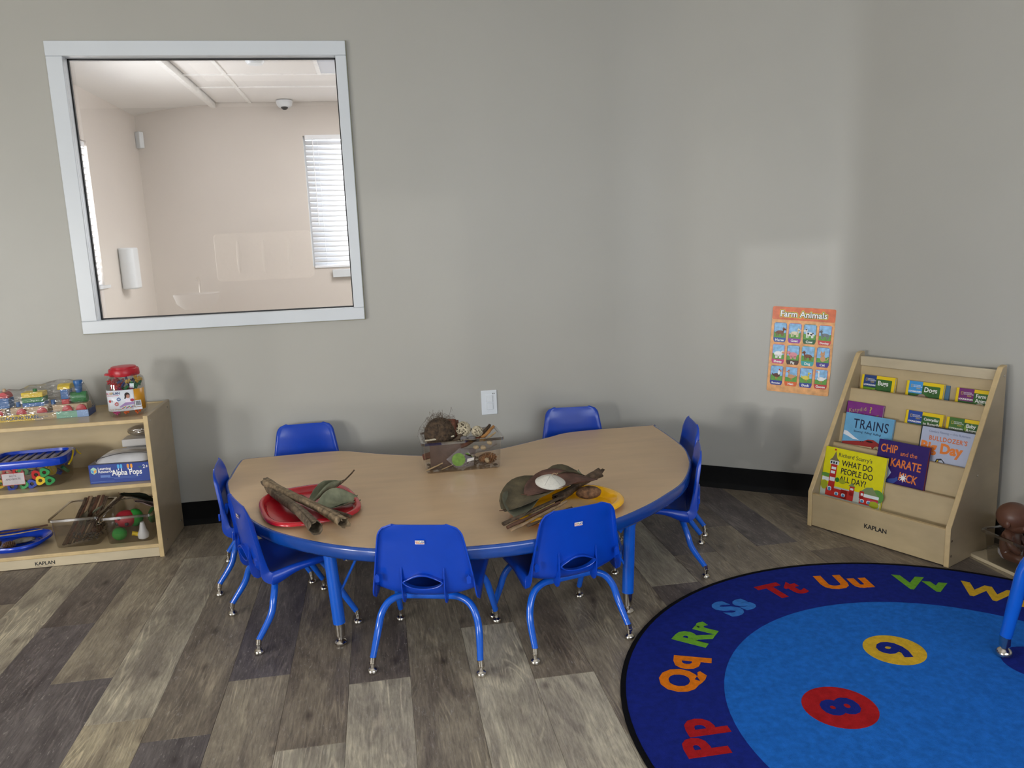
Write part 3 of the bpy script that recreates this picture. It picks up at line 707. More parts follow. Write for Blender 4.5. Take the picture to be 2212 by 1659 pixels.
def rugtext(s, r, a, size, m, z, up_a=None, sx=1.0):
    x, y = polar(r, a); ua = radians(a if up_a is None else up_a)
    Y = V((cos(ua), sin(ua), 0)); X = V((sin(ua), -cos(ua), 0))
    M_ = frame((x, y, z), X, Y) @ Matrix.Diagonal((sx, 1, 1, 1)) @ Matrix.Translation((0, -size*.35, 0))
    return text(s, size, m, rug, M=M_, bold=.046, align='CENTER', ext=.0004, space=1.10, name='letter_pair' if len(s) == 2 else 'numeral')
for s, a, c in (('Oo', 198.5, 'yellow'), ('Pp', 179.4, 'red'), ('Qq', 156.0, 'orange'), ('Rr', 137.0, 'green'), ('Ss', 118.2, 'sky'), ('Tt', 100.6, 'red'), ('Uu', 82.0, 'orange'), ('Vv', 62.0, 'green'), ('Ww', 42.5, 'yellow'), ('Xx', 24, 'sky')):
    rugtext(s, .772, a, .148, rc[c], .0082)
for s, r, a, c, ua, rr in (('8', .351, 171.8, 'red', 178, .099), ('9', .286, 93.8, 'yellow', 128, .090)):
    x, y = polar(r, a); g = G(); g.prism(oval(x, y, rr, rr, 40), .0078, .0086); obj('number_disc', g, rc[c], rug, angle=60)
    rugtext(s, r, a, .135, NAVY, .0090, up_a=ua, sx=1.1)
x, y = polar(.355, 20); g = G(); g.prism(oval(x, y, .095, .095, 40), .0078, .0086); obj('number_disc', g, NAVY, rug, angle=60)

# ============================================================ SHELF CABINET (left)
CX1, CX0, CYF, CYB, CZ = -.992, -2.20, -.400, -.030, .615
cab = thing('shelf_cabinet', 'low open birch shelf cabinet with three shelves by the left wall', 'cabinet', ((CX0+CX1)/2, (CYF+CYB)/2, 0))
o_ = V(((CX0+CX1)/2, (CYF+CYB)/2, 0))
def cb(name, a, b, m, bev=.003, parent=None):
    return obj(name, G().box(V(a)-o_, V(b)-o_), m, parent or cab, bevel=bev, seg=3)
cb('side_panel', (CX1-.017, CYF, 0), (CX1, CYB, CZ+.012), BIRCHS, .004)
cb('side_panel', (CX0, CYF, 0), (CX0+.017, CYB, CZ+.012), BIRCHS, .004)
cb('edge_strip', (CX1-.018, CYF-.003, 0), (CX1+.001, CYF+.001, CZ+.013), BIRCHE, .0018)
for z, nm in ((CZ, 'top_shelf'), (.335, 'middle_shelf'), (.060, 'bottom_shelf')):
    sh = cb(nm, (CX0+.017, CYF+.004, z-.016), (CX1-.017, CYB-.006, z), BIRCH, .001)
    cb('front_edge', (CX0+.017, CYF, z-.0165), (CX1-.017, CYF+.005, z), BIRCHE, .003, sh)
cb('back_panel', (CX0+.017, CYB-.006, .01), (CX1-.017, CYB, CZ+.006), BIRCH, 0)
kb = cb('kick_board', (CX0+.017, CYF+.006, .002), (CX1-.017, CYF+.018, .044), BIRCHP, .001)
KM = frame(V((-1.515, CYF+.0055, .013))-o_, (1, 0, 0), (0, 0, 1))
text('KAPLAN', .0215, DARKB, kb, M=KM, bold=.022, sx=1)
flat('fine_print', [rect(0, -.006, .075, -.0052)], DARKB, kb, M=KM @ Matrix.Translation((0, 0, -.0004)))
for y, z in ((-.37, .60), (-.08, .60), (-.33, .33), (-.12, .33), (-.33, .052), (-.08, .052)):
    obj('screw', G().lathe([(.0045, 0), (.0045, .0012), (.003, .002)], n=10, M=Matrix.Translation(V((CX1, y, z))-o_) @ Matrix.Rotation(radians(90), 4, 'Y')), CHROME, cab)

def clear_bin(name, label, cat, x0, x1, y0, y1, z0, h, rotz=0, taper=.93, group=None, r=.02, m=None):
    cx, cy = (x0+x1)/2, (y0+y1)/2; w, d = (x1-x0)/2, (y1-y0)/2
    t = thing(name, label, cat, (cx, cy, z0), rotz, group)
    def ring(s, z, rr=r, ex=0): return [V((a, b, z)) for a, b in rrect(-w*s-ex, -d*s-ex, w*s+ex, d*s+ex, rr, 4)]
    g = G(); g.loft([ring(taper-.02, .001), ring(taper, .006), ring(1, h)], cap=False)
    n = len(ring(1, 0)); g.f.append(tuple(range(n))[::-1])
    obj('body', g, m or CLEAR, t, angle=50)
    g = G(); g.loft([ring(1, h-.009, r, .0075), ring(1, h-.009, r, .009), ring(1, h+.001, r, .0085), ring(1, h+.001, r, 0), ring(1, h-.002, r, -.001)], cap=False)
    obj('rim', g, CLEARR, t, angle=50)
    return t

# ---- things on the cabinet top
# jar of linking pieces
jx, jy, jz = -1.103, -.262, CZ
jar = thing('toy_jar', 'clear plastic jar with red lid full of coloured linking pieces on cabinet top', 'jar', (jx, jy, jz), radians(8))
jw = .074
obj('jar_body', G().lathe([(.062, .001), (.070, .004), (jw, .018), (jw, .140), (.070, .158), (.056, .172), (.055, .180)], n=40, sq=3.4, cap=False), CLEAR, jar, angle=50)
lid = obj('lid', G().lathe([(.060, .172), (.0615, .176), (.0605, .198), (.058, .202), (.052, .2015), (.050, .209), (.047, .2105), (.001, .2108)], n=36), pm_('red_lid_plastic', (.42, .008, .02)), jar, angle=35)
obj('lid_lip', G().prism(rrect(-.075, -.018, -.05, .018, .006), .176, .184), pm_('red_lid_plastic', (.42, .008, .02)), lid)
# label wrapped round the jar
def wrap(z0, z1, a0, a1, m, name, off=.0008, parent=jar, n=30, R=jw, sq=3.4):
    g = G(); rows = []
    for z in (z0, z1):
        row = []
        for k in range(n+1):
            a = a0+(a1-a0)*k/n; x, y = cos(a), sin(a); q = (abs(x)**sq+abs(y)**sq)**(-1/sq); row.append(V(((R+off)*x*q, (R+off)*y*q, z)))
        rows.append(row)
    g.grid(rows); return obj(name, g, m, parent, solid=-.0004, angle=60)
lb = wrap(.028, .118, radians(-150), radians(-62), pm_('label_white', 'd8dde6'), 'label')
wrap(.028, .118, radians(-62), radians(-22), pm_('label_amber', 'c88c18'), 'amber_label')
LF = frame((-.068, -jw-.002, .03), (1, 0, 0), (0, 0, 1))
for s_, x_, c_ in (('K', .002, 'b04058'), ('A', .010, 'c8a080'), ('P', .018, 'c8a868'), ('L', .026, '3a4a80'), ('A', .033, '3a4a80'), ('N', .0415, '3a4a80')):
    text(s_, .0155, pm_('jar_'+c_, c_), lb, M=LF @ Matrix.Translation((x_, .071, 0)), bold=.01)
flat('underline', [rect(.004, .066, .048, .0675)], pm_('jar_c03048', 'c03048'), lb, M=LF)
text('First Shapes', .010, pm_('jar_tan', 'a89078'), lb, M=LF @ Matrix.Translation((.006, .004, 0)))
for cx_, cy_, c_ in ((.046, .050, '2a5a9c'), (.036, .030, 'b83a3a')):
    flat('printed_flower', [oval(cx_+.006*cos(k*pi/4), cy_+.006*sin(k*pi/4), .0028, .0018, 8, k*pi/4) for k in range(8)], pm_('fl_'+c_, c_), lb, M=LF)
flat('printed_dot', [oval(.012, .044, .0045, .006, 14)], pm_('fl_b83a3a', 'b83a3a'), lb, M=LF)
flat('printed_hair', [oval(.080, .066, .010, .011, 16), [(.072, .066), (.068, .050), (.072, .049), (.078, .062)]], pm_('hair_dark', '2a1c1c'), lb, M=LF)
flat('printed_face', [oval(.083, .060, .007, .008, 14)], pm_('skin_print', 'b08070'), lb, z=.0006, M=LF)
flat('printed_shirt', [[(.074, .052), (.088, .052), (.096, .034), (.070, .034)]], pm_('shirt_print', 'e4dcea'), lb, z=.0006, M=LF)
flat('printed_trousers', [[(.072, .036), (.104, .034), (.106, .026), (.076, .022), (.048, .014), (.046, .018), (.064, .030)]], pm_('lilac_print', '9a80b0'), lb, z=.0005, M=LF)
flat('printed_toy', [oval(.098, .043, .008, .006, 14)], pm_('toy_print', 'a83848'), lb, z=.0007, M=LF)
for k in range(9): flat('printed_bead', [oval(.058+k*.005, .010+.003*(k % 3), .003, .002, 8)], pm_('bead_%d' % (k % 4), ('b82838', '2c6a3c', 'd89020', '304a9c')[k % 4]), lb, z=.0007, M=LF)
BF = frame((.040, -jw-.004, .034), (1, .22, 0), (0, 0, 1))
flat('barcode_panel', [rect(0, .008, .024, .036), rect(-.008, -.004, .026, .006)], pm_('label_white', 'd8dde6'), lb, M=BF)
flat('bars', [rect(.003+k*.0024, .014, .0043+k*.0024, .033) for k in range(8)], DARKB, lb, z=.0008, M=BF)
# linking pieces
pcs = {'red': (.55, .01, .03), 'blue': (.01, .03, .20), 'green': (.01, .22, .07), 'orange': (.85, .14, .01), 'yellow': (.70, .42, .02), 'magenta': (.60, .03, .25)}
pmesh = {}
for c_, rgb in pcs.items():
    g = G(); g.ell((0, 0, 0), (.006, .006, .006), 8, 6)
    for k in range(5): g.ell((.0085*cos(k*2*pi/5), .0085*sin(k*2*pi/5), 0), (.0045, .0045, .005), 8, 5)
    me = bpy.data.meshes.new('linking_piece'); me.from_pydata(g.v, [], g.f); me.materials.append(pm_('piece_'+c_, rgb)); me.polygons.foreach_set('use_smooth', [True]*len(me.polygons)); pmesh[c_] = me
rng = random.Random(3)
def piece(x, y, z, c_):
    o = bpy.data.objects.new('linking_piece', pmesh[c_]); COL.objects.link(o); o.location = (jx+x, jy+y, jz+z); o.rotation_euler = (rng.uniform(0, 3), rng.uniform(0, 3), rng.uniform(0, 3))
    tag(o, c_+' round linking toy piece inside the clear jar', 'toy', c_+' linking pieces in the jar')
for z in (.018, .036, .060, .085, .108, .124, .138, .150):
    for k in range(9 if z > .12 or z < .03 else 5):
        q = rng.uniform(.7, 1) if (z > .115 or z < .03) else rng.uniform(.2, .6)
        a = 2*pi*(k+.5*(z*100 % 2))/9; x, y = cos(a), sin(a); s_ = (abs(x)**3.4+abs(y)**3.4)**(-1/3.4)*.057*q
        if z < .03: c_ = 'magenta' if x < -.4 else 'orange'
        elif z > .115: c_ = 'red' if x < -.35 else ('blue' if x < .25 else ('yellow' if z > .145 else 'green'))
        else: c_ = rng.choice(list(pcs))
        piece(x*s_, y*s_, z, c_)

# stacking train in its tray
tx0, tx1, tyf, tyb = -1.99, -1.272, -.268, -.165
tray = thing('train_box', 'long shallow cardboard tray printed stacking train on the cabinet top', 'box', ((tx0+tx1)/2, (tyf+tyb)/2, CZ), radians(2.5))
hw_, hd_ = (tx1-tx0)/2, (tyb-tyf)/2
CB = pm_('tray_card', 'a09888')
obj('tray_wall', G().box((-hw_, -hd_, 0), (hw_, -hd_+.003, .030)).box((-hw_, hd_-.003, 0), (hw_, hd_, .030)).box((-hw_, -hd_, 0), (-hw_+.003, hd_, .030)).box((hw_-.003, -hd_, 0), (hw_, hd_, .030)).box((-hw_, -hd_, 0), (hw_, hd_, .002)), pm_('tray_blue_card', '2c4a84'), tray, smooth=False)
TF = frame((hw_, -hd_, 0), (1, 0, 0), (0, 0, 1))   # x runs negative to the left
for a, b, c_ in ((-.355, -.213, 'c8a820'), (-.213, -.128, 'a89470'), (-.128, -.046, '7cae98'), (-.046, -.001, '8aa6d0')):
    flat('front_print', [rect(a, .001, b, .0295)], pm_('tr_'+c_, c_), tray, M=TF)
text('STACKING TRAIN', .0195, pm_('train_letter', '2c4a6c'), tray, M=TF @ Matrix.Translation((-.346, .0085, .0008)), bold=.02, space=.93)
text('ages 1+', .012, pm_('train_letter2', '5a6478'), tray, M=TF @ Matrix.Translation((-.198, .010, .0008)), bold=.01)
# film
def shell_film():
    g = G(); rows = []
    for x in [-hw_-.002]+[-hw_+.02+k*(2*hw_-.04)/16 for k in range(17)]+[hw_+.002]:
        top = .105+.010*sin(x*31)+(.05 if x > .12 else .02)*(1 if abs(x) < hw_-.01 else .2)
        if abs(x) > hw_: top = .03
        rows.append([V((x, -hd_-.001, .002)), V((x, -hd_-.001, .030)), V((x, -hd_*.55, top*.85)), V((x, 0, top)), V((x, hd_*.55, top*.85)), V((x, hd_+.001, .03)), V((x, hd_+.001, .002))])
    g.grid(rows); return g
obj('shrink_wrap', shell_film(), FILM, tray, angle=80)
train_z = 1.22
train = thing('toy_train', 'wooden toy train of stacked coloured blocks wrapped in its tray', 'toy', ((tx0+tx1)/2, (tyf+tyb)/2, CZ+.0025), radians(2.5))
TW = pm_('train_wood', (.50, .36, .22)); tcol = {'R': pm_('train_red', (.45, .02, .03)), 'B': pm_('train_blue', (.02, .12, .35)), 'Gn': pm_('train_green', (.01, .18, .04)), 'Y': pm_('train_yellow', (.72, .52, .02))}
def tb(x0, x1, z0, z1, c, nm='block', d=.030): return obj(nm, G().box((x0, -d, z0), (x1, d, z1)), tcol[c] if c in tcol else TW, train, bevel=.002)
for x0, x1 in ((hw_-.145, hw_-.008), (hw_-.31, hw_-.165), (hw_-.47, hw_-.33), (hw_-.64, hw_-.49)): tb(x0, x1, .018, .044, 'W', 'car_base', .034)
for xc in (.030, .085, .185, .265, .355, .43, .52, .60):
    obj('wheel', G().lathe([(.020, 0), (.020, .008), (.012, .010)], n=20, M=Matrix.Translation((hw_-xc, -.036, .022)) @ Matrix.Rotation(radians(90), 4, 'X')), tcol['R'], train)
x = hw_
obj('boiler', G().tube([(x-.075, 0, .063), (x-.012, 0, .063)], .020, 18), tcol['Gn'], train)
obj('funnel', G().lathe([(.012, .080), (.015, .10), (.019, .120), (.017, .124)], (x-.042, 0, 0), 16), tcol['B'], train)
tb(x-.108, x-.078, .044, .062, 'R'); tb(x-.108, x-.078, .062, .096, 'B')
obj('roof_block', G().prism([(-.030, 0), (.030, 0), (.030, .010), (.015, .018), (-.015, .018), (-.030, .010)], x-.118, x-.068, Matrix.Translation((0, 0, .097)) @ Matrix(((0, 0, 1, 0), (1, 0, 0, 0), (0, 1, 0, 0), (0, 0, 0, 1)))), tcol['Y'], train, bevel=.002)
tb(x-.262, x-.178, .044, .058, 'B'); tb(x-.262, x-.178, .058, .076, 'Gn'); tb(x-.262, x-.178, .076, .094, 'Y')
obj('peg', G().lathe([(.008, .094), (.008, .104)], (x-.215, 0, 0), 12), tcol['Gn'], train)
obj('coupling_block', G().lathe([(.009, .044), (.009, .060)], (x-.288, 0, 0), 12), tcol['B'], train)
obj('coupling_block', G().lathe([(.009, .044), (.009, .060)], (x-.150, 0, 0), 12), tcol['B'], train)
tb(x-.355, x-.312, .044, .080, 'B')
obj('round_block', G().prism([(.021*cos(pi*k/10), .020*sin(pi*k/10)) for k in range(11)], -.026, .026, Matrix.Translation((x-.334, 0, .080)) @ Matrix.Rotation(radians(90), 4, 'X')), tcol['R'], train)
obj('peg', G().lathe([(.007, .099), (.007, .108), (.004, .111)], (x-.334, 0, 0), 12), TW, train)
tb(x-.41, x-.362, .044, .078, 'Gn')
obj('triangle_block', G().prism([(x-.41, .078), (x-.362, .078), (x-.41, .055)], -.0315, .0315, Matrix.Rotation(radians(90), 4, 'X')), tcol['Y'], train, smooth=False)
tb(x-.41, x-.366, .079, .098, 'B'); train.scale = (1, 1, train_z)
obj('peg', G().lathe([(.007, .098), (.007, .108), (.004, .111)], (x-.388, 0, 0), 12), TW, train)

# ---- middle shelf
MZ = .335
bx = thing('nut_bolt_bin', 'clear toy bin with blue lid and yellow clips on the middle shelf', 'bin', (-1.535, -.235, MZ), radians(3))
obj('body', G().lathe([(.93, .001), (.96, .008), (1, .095)], n=32, sq=6, cap=False, M=Matrix.Diagonal((.150, .100, 1, 1))), CLEAR, bx, angle=50)
BL_ = pm_('lid_blue_plastic', (.006, .05, .50), rough=.2)
ld = obj('lid', G().lathe([(1.07, .092), (1.09, .096), (1.09, .118), (1.05, .124), (.93, .124), (.90, .112), (.02, .112)], n=40, sq=6, M=Matrix.Diagonal((.150, .100, 1, 1))), BL_, bx, angle=35)
for k in range(7): obj('lid_ridge', G().box((-.115+k*.036, -.075, .111), (-.103+k*.036, .075, .1155)), pm_('lid_navy', (.004, .012, .10)), ld, bevel=.002)
YC = pm_('yellow_clip', (.70, .50, .02), rough=.25)
obj('clip', G().tube(catmull([(.158, .045, .120), (.166, .02, .122), (.171, -.01, .112), (.168, -.03, .092), (.162, -.05, .080)], 4), .004, 8), YC, bx)
obj('clip', G().tube(catmull([(.160, .075, .115), (.170, .07, .100), (.176, .08, .092)], 3), .003, 8), YC, bx)
SF = frame((-.085, -.1005, .022), (1, 0, 0), (0, 0, 1))
LBM = mat('bin_card_pattern', 'b8b2b4', rough=.5, noise=.12, scale=22)
cd = flat('name_card', [rect(0, 0, .088, .053)], pm_('card_red_edge', 'b03a38'), bx, M=SF)
flat('card_face', [rect(.002, .002, .086, .051)], LBM, cd, z=.0008, M=SF)
text('NUTS', .0105, pm_('card_letter', '5a4a50'), cd, M=SF @ Matrix.Translation((.043, .036, .0014)), align='CENTER')
text('AND BOLTS', .0105, pm_('card_letter', '5a4a50'), cd, M=SF @ Matrix.Translation((.043, .023, .0014)), align='CENTER')
nutm = {}
for c_, rgb in {'red': (.45, .02, .02), 'green': (.02, .25, .06), 'yellow': (.70, .48, .02), 'blue': (.02, .05, .30)}.items():
    g = G(); n = 24; ro = .019; ri = .008
    ou = [V((ro*cos(2*pi*k/n)*(1+.12*cos(3*2*pi*k/n)), ro*sin(2*pi*k/n)*(1+.12*cos(3*2*pi*k/n)), 0)) for k in range(n)]
    inn_ = [V((ri*cos(2*pi*k/n), ri*sin(2*pi*k/n), 0)) for k in range(n)]; up_ = V((0, 0, .013))
    g.loft([inn_, ou, [p+up_ for p in ou], [p+up_ for p in inn_]], cap=False, close=True)
    me = bpy.data.meshes.new('toy_nut'); me.from_pydata(g.v, [], g.f); me.materials.append(pm_('nut_'+c_, rgb)); nutm[c_] = me
rng = random.Random(5)
def nut(x, y, z, c_, rx, rz, lab=None):
    o = bpy.data.objects.new('toy_nut', nutm[c_]); COL.objects.link(o); o.location = (-1.535+x, -.235+y, MZ+z); o.rotation_euler = (rx, 0, rz)
    tag(o, lab or c_+' plastic toy nut inside the blue-lidded clear bin, back layers', 'toy', c_+' toy nuts in the clear bin')
for x, y, z, c_ in ((-.09, -.085, .03, 'yellow'), (.085, -.088, .066, 'green'), (.065, -.088, .032, 'yellow'), (-.02, -.088, .08, 'red'), (.10, -.085, .028, 'green'), (.05, -.085, .058, 'red'), (-.115, -.085, .055, 'red'), (-.06, -.085, .076, 'red'), (0, -.085, .075, 'green'), (.03, -.085, .02, 'blue'), (-.05, -.085, .015, 'blue'), (.0, -.085, .02, 'green')):
    nut(x, y, z, c_, radians(90), rng.uniform(-.2, .2), '%s toy nut at the bin front, %s, %s the name card' % (c_, 'high' if z > .05 else 'low', 'right of' if x > .04 else 'left of' if x < -.085 else 'behind the %s of' % ('left half' if x < -.04 else 'middle' if x < .01 else 'right edge')))
for k in range(26): nut(rng.uniform(-.11, .11), rng.uniform(-.05, .07), .014+rng.uniform(0, .06), rng.choice(list(nutm)), rng.uniform(0, 1.5), rng.uniform(0, 3))

ab = thing('alphabet_toy_box', 'blue toy box printed with alphabet ice pops on the middle shelf', 'box', M=frame((-1.270, -.345, MZ), V((.998, -.055, 0)), (0, 0, 1)))
obj('carton', G().box((0, 0, -.19), (.252, .083, 0)), pm_('carton_blue', '17398a', rough=.3), ab, bevel=.0015)
obj('open_tray', G().box((.004, .083, -.185), (.248, .0835, -.008)), pm_('carton_inside', '26304e'), ab, smooth=False)
hnd = obj('plastic_cover', G().loft([[V((.014+a, .083+h_, -.02-b)) for a, b in rrect(0+i_*.03, i_*.02, .225-i_*.004, .15-i_*.012, .03)] for i_, h_ in ((0, 0), (.5, .014), (1, .026), (1.6, .032))]), mat('white_moulded_pack', (.55, .55, .57), rough=.2, noise=.08, scale=14), ab, angle=60)
obj('cord', G().tube(catmull([(.03, .088, -.02), (.028, .100, -.03), (.06, .108, -.035), (.12, .118, -.04), (.2, .119, -.04), (.235, .114, -.04)], 4), .0012, 6), DARKB, ab)
text('Alpha Pops', .034, WH, ab, (.094, .033, .0006), bold=.022, sx=.80)
text('Learning', .017, WH, ab, (.038, .060, .0006), bold=.012, sx=.92)
text('Resources', .017, WH, ab, (.038, .047, .0006), bold=.012, sx=.92)
text('2+', .022, WH, ab, (.222, .057, .0006), bold=.01)
text('ages', .008, pm_('pr_green', '3f8a4c'), ab, (.205, .062, .0006))
flat('hexagon', [[(.021+.014*cos(radians(30+60*k)), .058+.016*sin(radians(30+60*k))) for k in range(6)]], pm_('pr_light', 'a8d0b8'), ab)
flat('hexagon_face', [[(.021, .058), (.021, .046), (.031, .052), (.031, .064)]], pm_('pr_orange', 'e0a050'), ab, z=.0008)
flat('hexagon_face', [[(.021, .058), (.021, .046), (.011, .052), (.011, .064)]], pm_('pr_cyan', '4a9ad0'), ab, z=.0008)
for x_, c_ in ((.118, '4aa8e0'), (.130, '4aa8e0'), (.158, 'e89a30'), (.172, 'e89a30')):
    flat('ice_pop', [rrect(x_, .062, x_+.009, .080, .004)], pm_('pop_'+c_, c_), ab)
    flat('pop_stick', [rect(x_+.003, .055, x_+.006, .062)], WH, ab)
flat('small_print', [rect(.075, .024, .21, .0255), rect(.10, .019, .20, .0203), rect(.005, .008, .10, .0095), rect(.046, .026, .086, .037)], pm_('pr_pale', '5a78b8'), ab)
wb = tag(obj('white_carton', G().box((0, 0, 0), (.16, .09, .035)), pm_('white_card', (.62, .60, .58)), bevel=.004), 'flat white carton behind the blue alphabet box on the middle shelf', 'box')
wb.location = (-1.190, -.135, MZ+.103)
sup = tag(obj('folded_cloth', G().box((-.09, -.045, 0), (.07, .045, .102)), mat('grey_cloth', (.45, .44, .43), rough=.9), bevel=.012, seg=3), 'pale folded cloth lying under the white carton on the shelf', 'cloth')
sup.location = (-1.09, -.08, MZ)
pf = tag(obj('plastic_bag', G().ell((0, 0, .028), (.075, .035, .028), 18, 10), clear_mat('bag_film', (.75, .75, .77), extra=.25, wrinkle=.8, rough=.15)), 'puffy clear plastic bag lying on the white carton', 'bag')
pf.location = (-1.10, -.09, MZ+.139)

# ---- natural finds: sticks, bark, leaves, cones
BARK = mat('brown_bark', (.085, .055, .033), rough=.85, noise=.35, scale=60, bump=.8, bscale=120)
BARK2 = mat('pale_peeling_bark', (.20, .145, .085), rough=.85, noise=.38, scale=55, bump=.7, bscale=110)
BARKI = mat('tan_inner_bark', (.28, .19, .11), rough=.8, noise=.2, scale=50)
TWIG = mat('red_brown_twig', (.10, .045, .025), rough=.7, noise=.3, scale=50, bump=.4)
STRAW = mat('pale_stick', (.42, .30, .16), rough=.7, noise=.15, scale=50)
LEAF = mat('dry_grey_green_leaf', (.20, .21, .135), rough=.7, noise=.2, scale=30, bump=.3, bscale=90)
LEAFD = mat('dark_dry_leaf', (.085, .068, .036), rough=.75, noise=.3, scale=26, bump=.4, bscale=80)
LEAFB = mat('brown_dry_leaf', (.105, .050, .035), rough=.75, noise=.3, scale=26, bump=.4, bscale=80)
CONE = mat('pine_cone_brown', (.11, .055, .028), rough=.7, noise=.3, scale=90)
def stick(name, label, a, b, r, m, bend=.01, seed=0, taper=.8, group=None, cat='stick', n=9, flat_=1.0):
    rg_ = random.Random(seed); a = V(a); b = V(b); mid = (a+b)/2
    d = (b-a); s = d.cross(V((0, 0, 1))).normalized() if abs(d.normalized().z) < .95 else V((1, 0, 0))
    P = [V((0, 0, 0))+(a-mid)+d*(k/7)+s*bend*sin(pi*k/7)+V((rg_.uniform(-1, 1), rg_.uniform(-1, 1), rg_.uniform(-1, 1)))*r*.15 for k in range(8)]
    R = [r*(1-(1-taper)*k/7)*rg_.uniform(.9, 1.1) for k in range(8)]
    o = obj(name, G().tube(P, R, n, flat=flat_), m); o.location = mid; tag(o, label, cat, group); return o
def bark_roll(name, label, a, b, r, m=BARK2, seed=0, gap=1.2, group=None):
    """rolled sheet of bark, open along its length and ragged at its ends"""
    rg_ = random.Random(seed); a = V(a); b = V(b); mid = (a+b)/2; t = (b-a).normalized(); s = t.cross(V((0, 0, 1))).normalized(); u_ = s.cross(t)
    L0 = (b-a).length; rows = []
    for k in range(15):
        f_ = k/14; rr = r*(.75+.25*abs(2*f_-1)**1.5+rg_.uniform(-.05, .05)); row = []
        for j in range(17):
            q = gap/2+(2*pi-gap+1.5)*j/16; spiral = rr*(1-.18*j/16)
            e = rg_.uniform(-.012, .012) if k in (0, 14) else 0
            row.append(t*(L0*(f_-.5)+e)+(s*sin(q)+u_*cos(q))*spiral+(s*.004*sin(f_*7)))
        rows.append(row)
    o = obj(name, G().grid(rows), m, solid=.0016, angle=70); o.location = mid; tag(o, label, 'bark', group); return o
def leaf(name, label, c, L0, W0, rz, curl=1.0, m=LEAF, tilt=0, seed=0, droop=.0, group=None, roll=0):
    rg_ = random.Random(seed); rows = []
    for k in range(13):
        f_ = k/12; w = W0*sin(pi*min(1, f_*1.02+.01))**.7*(1-.25*f_)+.002; row = []
        for j in range(11):
            u_ = (j/5-1); a = u_*curl
            x = (f_-.5)*L0; y = w*(sin(a)/max(.01, curl) if curl > .05 else u_); z = w*(1-cos(a))/max(.05, curl)+droop*sin(pi*f_)+rg_.uniform(-.001, .001)+.003*sin(9*f_+u_*3)
            row.append(V((x, y, z)))
        rows.append(row)
    g = G(); g.grid(rows)
    o = obj(name, g, m, solid=.0008, angle=80); o.location = c; o.rotation_euler = (roll, tilt, rz)
    tag(o, label, 'leaf', group)
    st_ = obj('stem', G().tube([(-L0*.48, 0, .002), (-L0*.52, 0, .003), (-L0*.55, .002, .005)], .0012, 6), TWIG, o)
    return o
def pine_cone(label, c, L0, R0, rot, m=CONE, group=None):
    t = thing('pine_cone', label, 'pine cone', c, group=group); t.rotation_euler = rot
    obj('core', G().lathe([(.002, -L0/2), (R0*.6, -L0*.3), (R0*.7, 0), (R0*.45, L0*.3), (.002, L0/2)], n=10), m, t)
    g = G(); N_ = 64
    for k in range(N_):
        f_ = k/N_; z = -L0*.45+L0*.9*f_; a = k*2.39996; rr = R0*(sin(pi*(.12+.8*f_))**.6)
        d = V((cos(a), sin(a), 0)); s = V((-sin(a), cos(a), 0)); p0 = V((0, 0, z)); w = rr*.32
        tip = p0+d*rr+V((0, 0, L0*.06)); th = V((0, 0, L0*.018))
        q = [p0+d*rr*.4-s*w*.5, p0+d*rr*.4+s*w*.5, tip+s*w, tip-s*w]
        g.add([p-th for p in q]+[p+th for p in q], [(0, 3, 2, 1), (4, 5, 6, 7), (0, 1, 5, 4), (1, 2, 6, 5), (2, 3, 7, 6), (3, 0, 4, 7)])
    sc_ = obj('scales', g, m, t, smooth=False); sc_['kind'] = 'stuff'
    return t

# ---- bottom shelf
BZ = .060
tr = thing('blue_tray', 'blue plastic toddler tray holding cones and a stone on the bottom shelf', 'tray', (-1.665, -.235, BZ), radians(-12))
obj('dish', G().lathe([(.90, .0015), (.93, .004), (1.06, .028), (1.16, .030), (1.19, .024), (1.19, .020), (1.15, .024), (1.07, .022), (.97, .0005), (.9, 0)], n=40, sq=2.8, cap=False, M=Matrix.Diagonal((.135, .105, 1, 1))), BL_, tr, angle=50)
obj('dish_floor', G().prism(oval(0, 0, .123, .097, 28), .0005, .0022), BL_, tr)
stick('long_twig', 'long brown twig resting across the back of the blue tray', (-1.80, -.20, .103), (-1.548, -.135, .104), .0045, TWIG, seed=3)
stick('long_twig', 'thinner pale twig beside the brown one on the blue tray', (-1.78, -.225, .099), (-1.56, -.168, .098), .003, STRAW, seed=4)
st_ = tag(obj('flat_stone', G().ell((0, 0, 0), (.048, .026, .010), 16, 8), mat('pale_stone', (.22, .20, .16), rough=.8, noise=.2, scale=50, bump=.3)), 'flat pale stone lying in the blue tray on the bottom shelf', 'stone'); st_.location = (-1.620, -.225, BZ+.013); st_.rotation_euler = (0, 0, .35)
pine_cone('brown pine cone in the blue tray beside the pale stone', (-1.650, -.292, BZ+.020), .05, .017, (0, radians(90), .5))
pine_cone('larger dark pine cone in the middle of the blue tray', (-1.712, -.285, BZ+.023), .06, .020, (0, radians(88), 1.1))

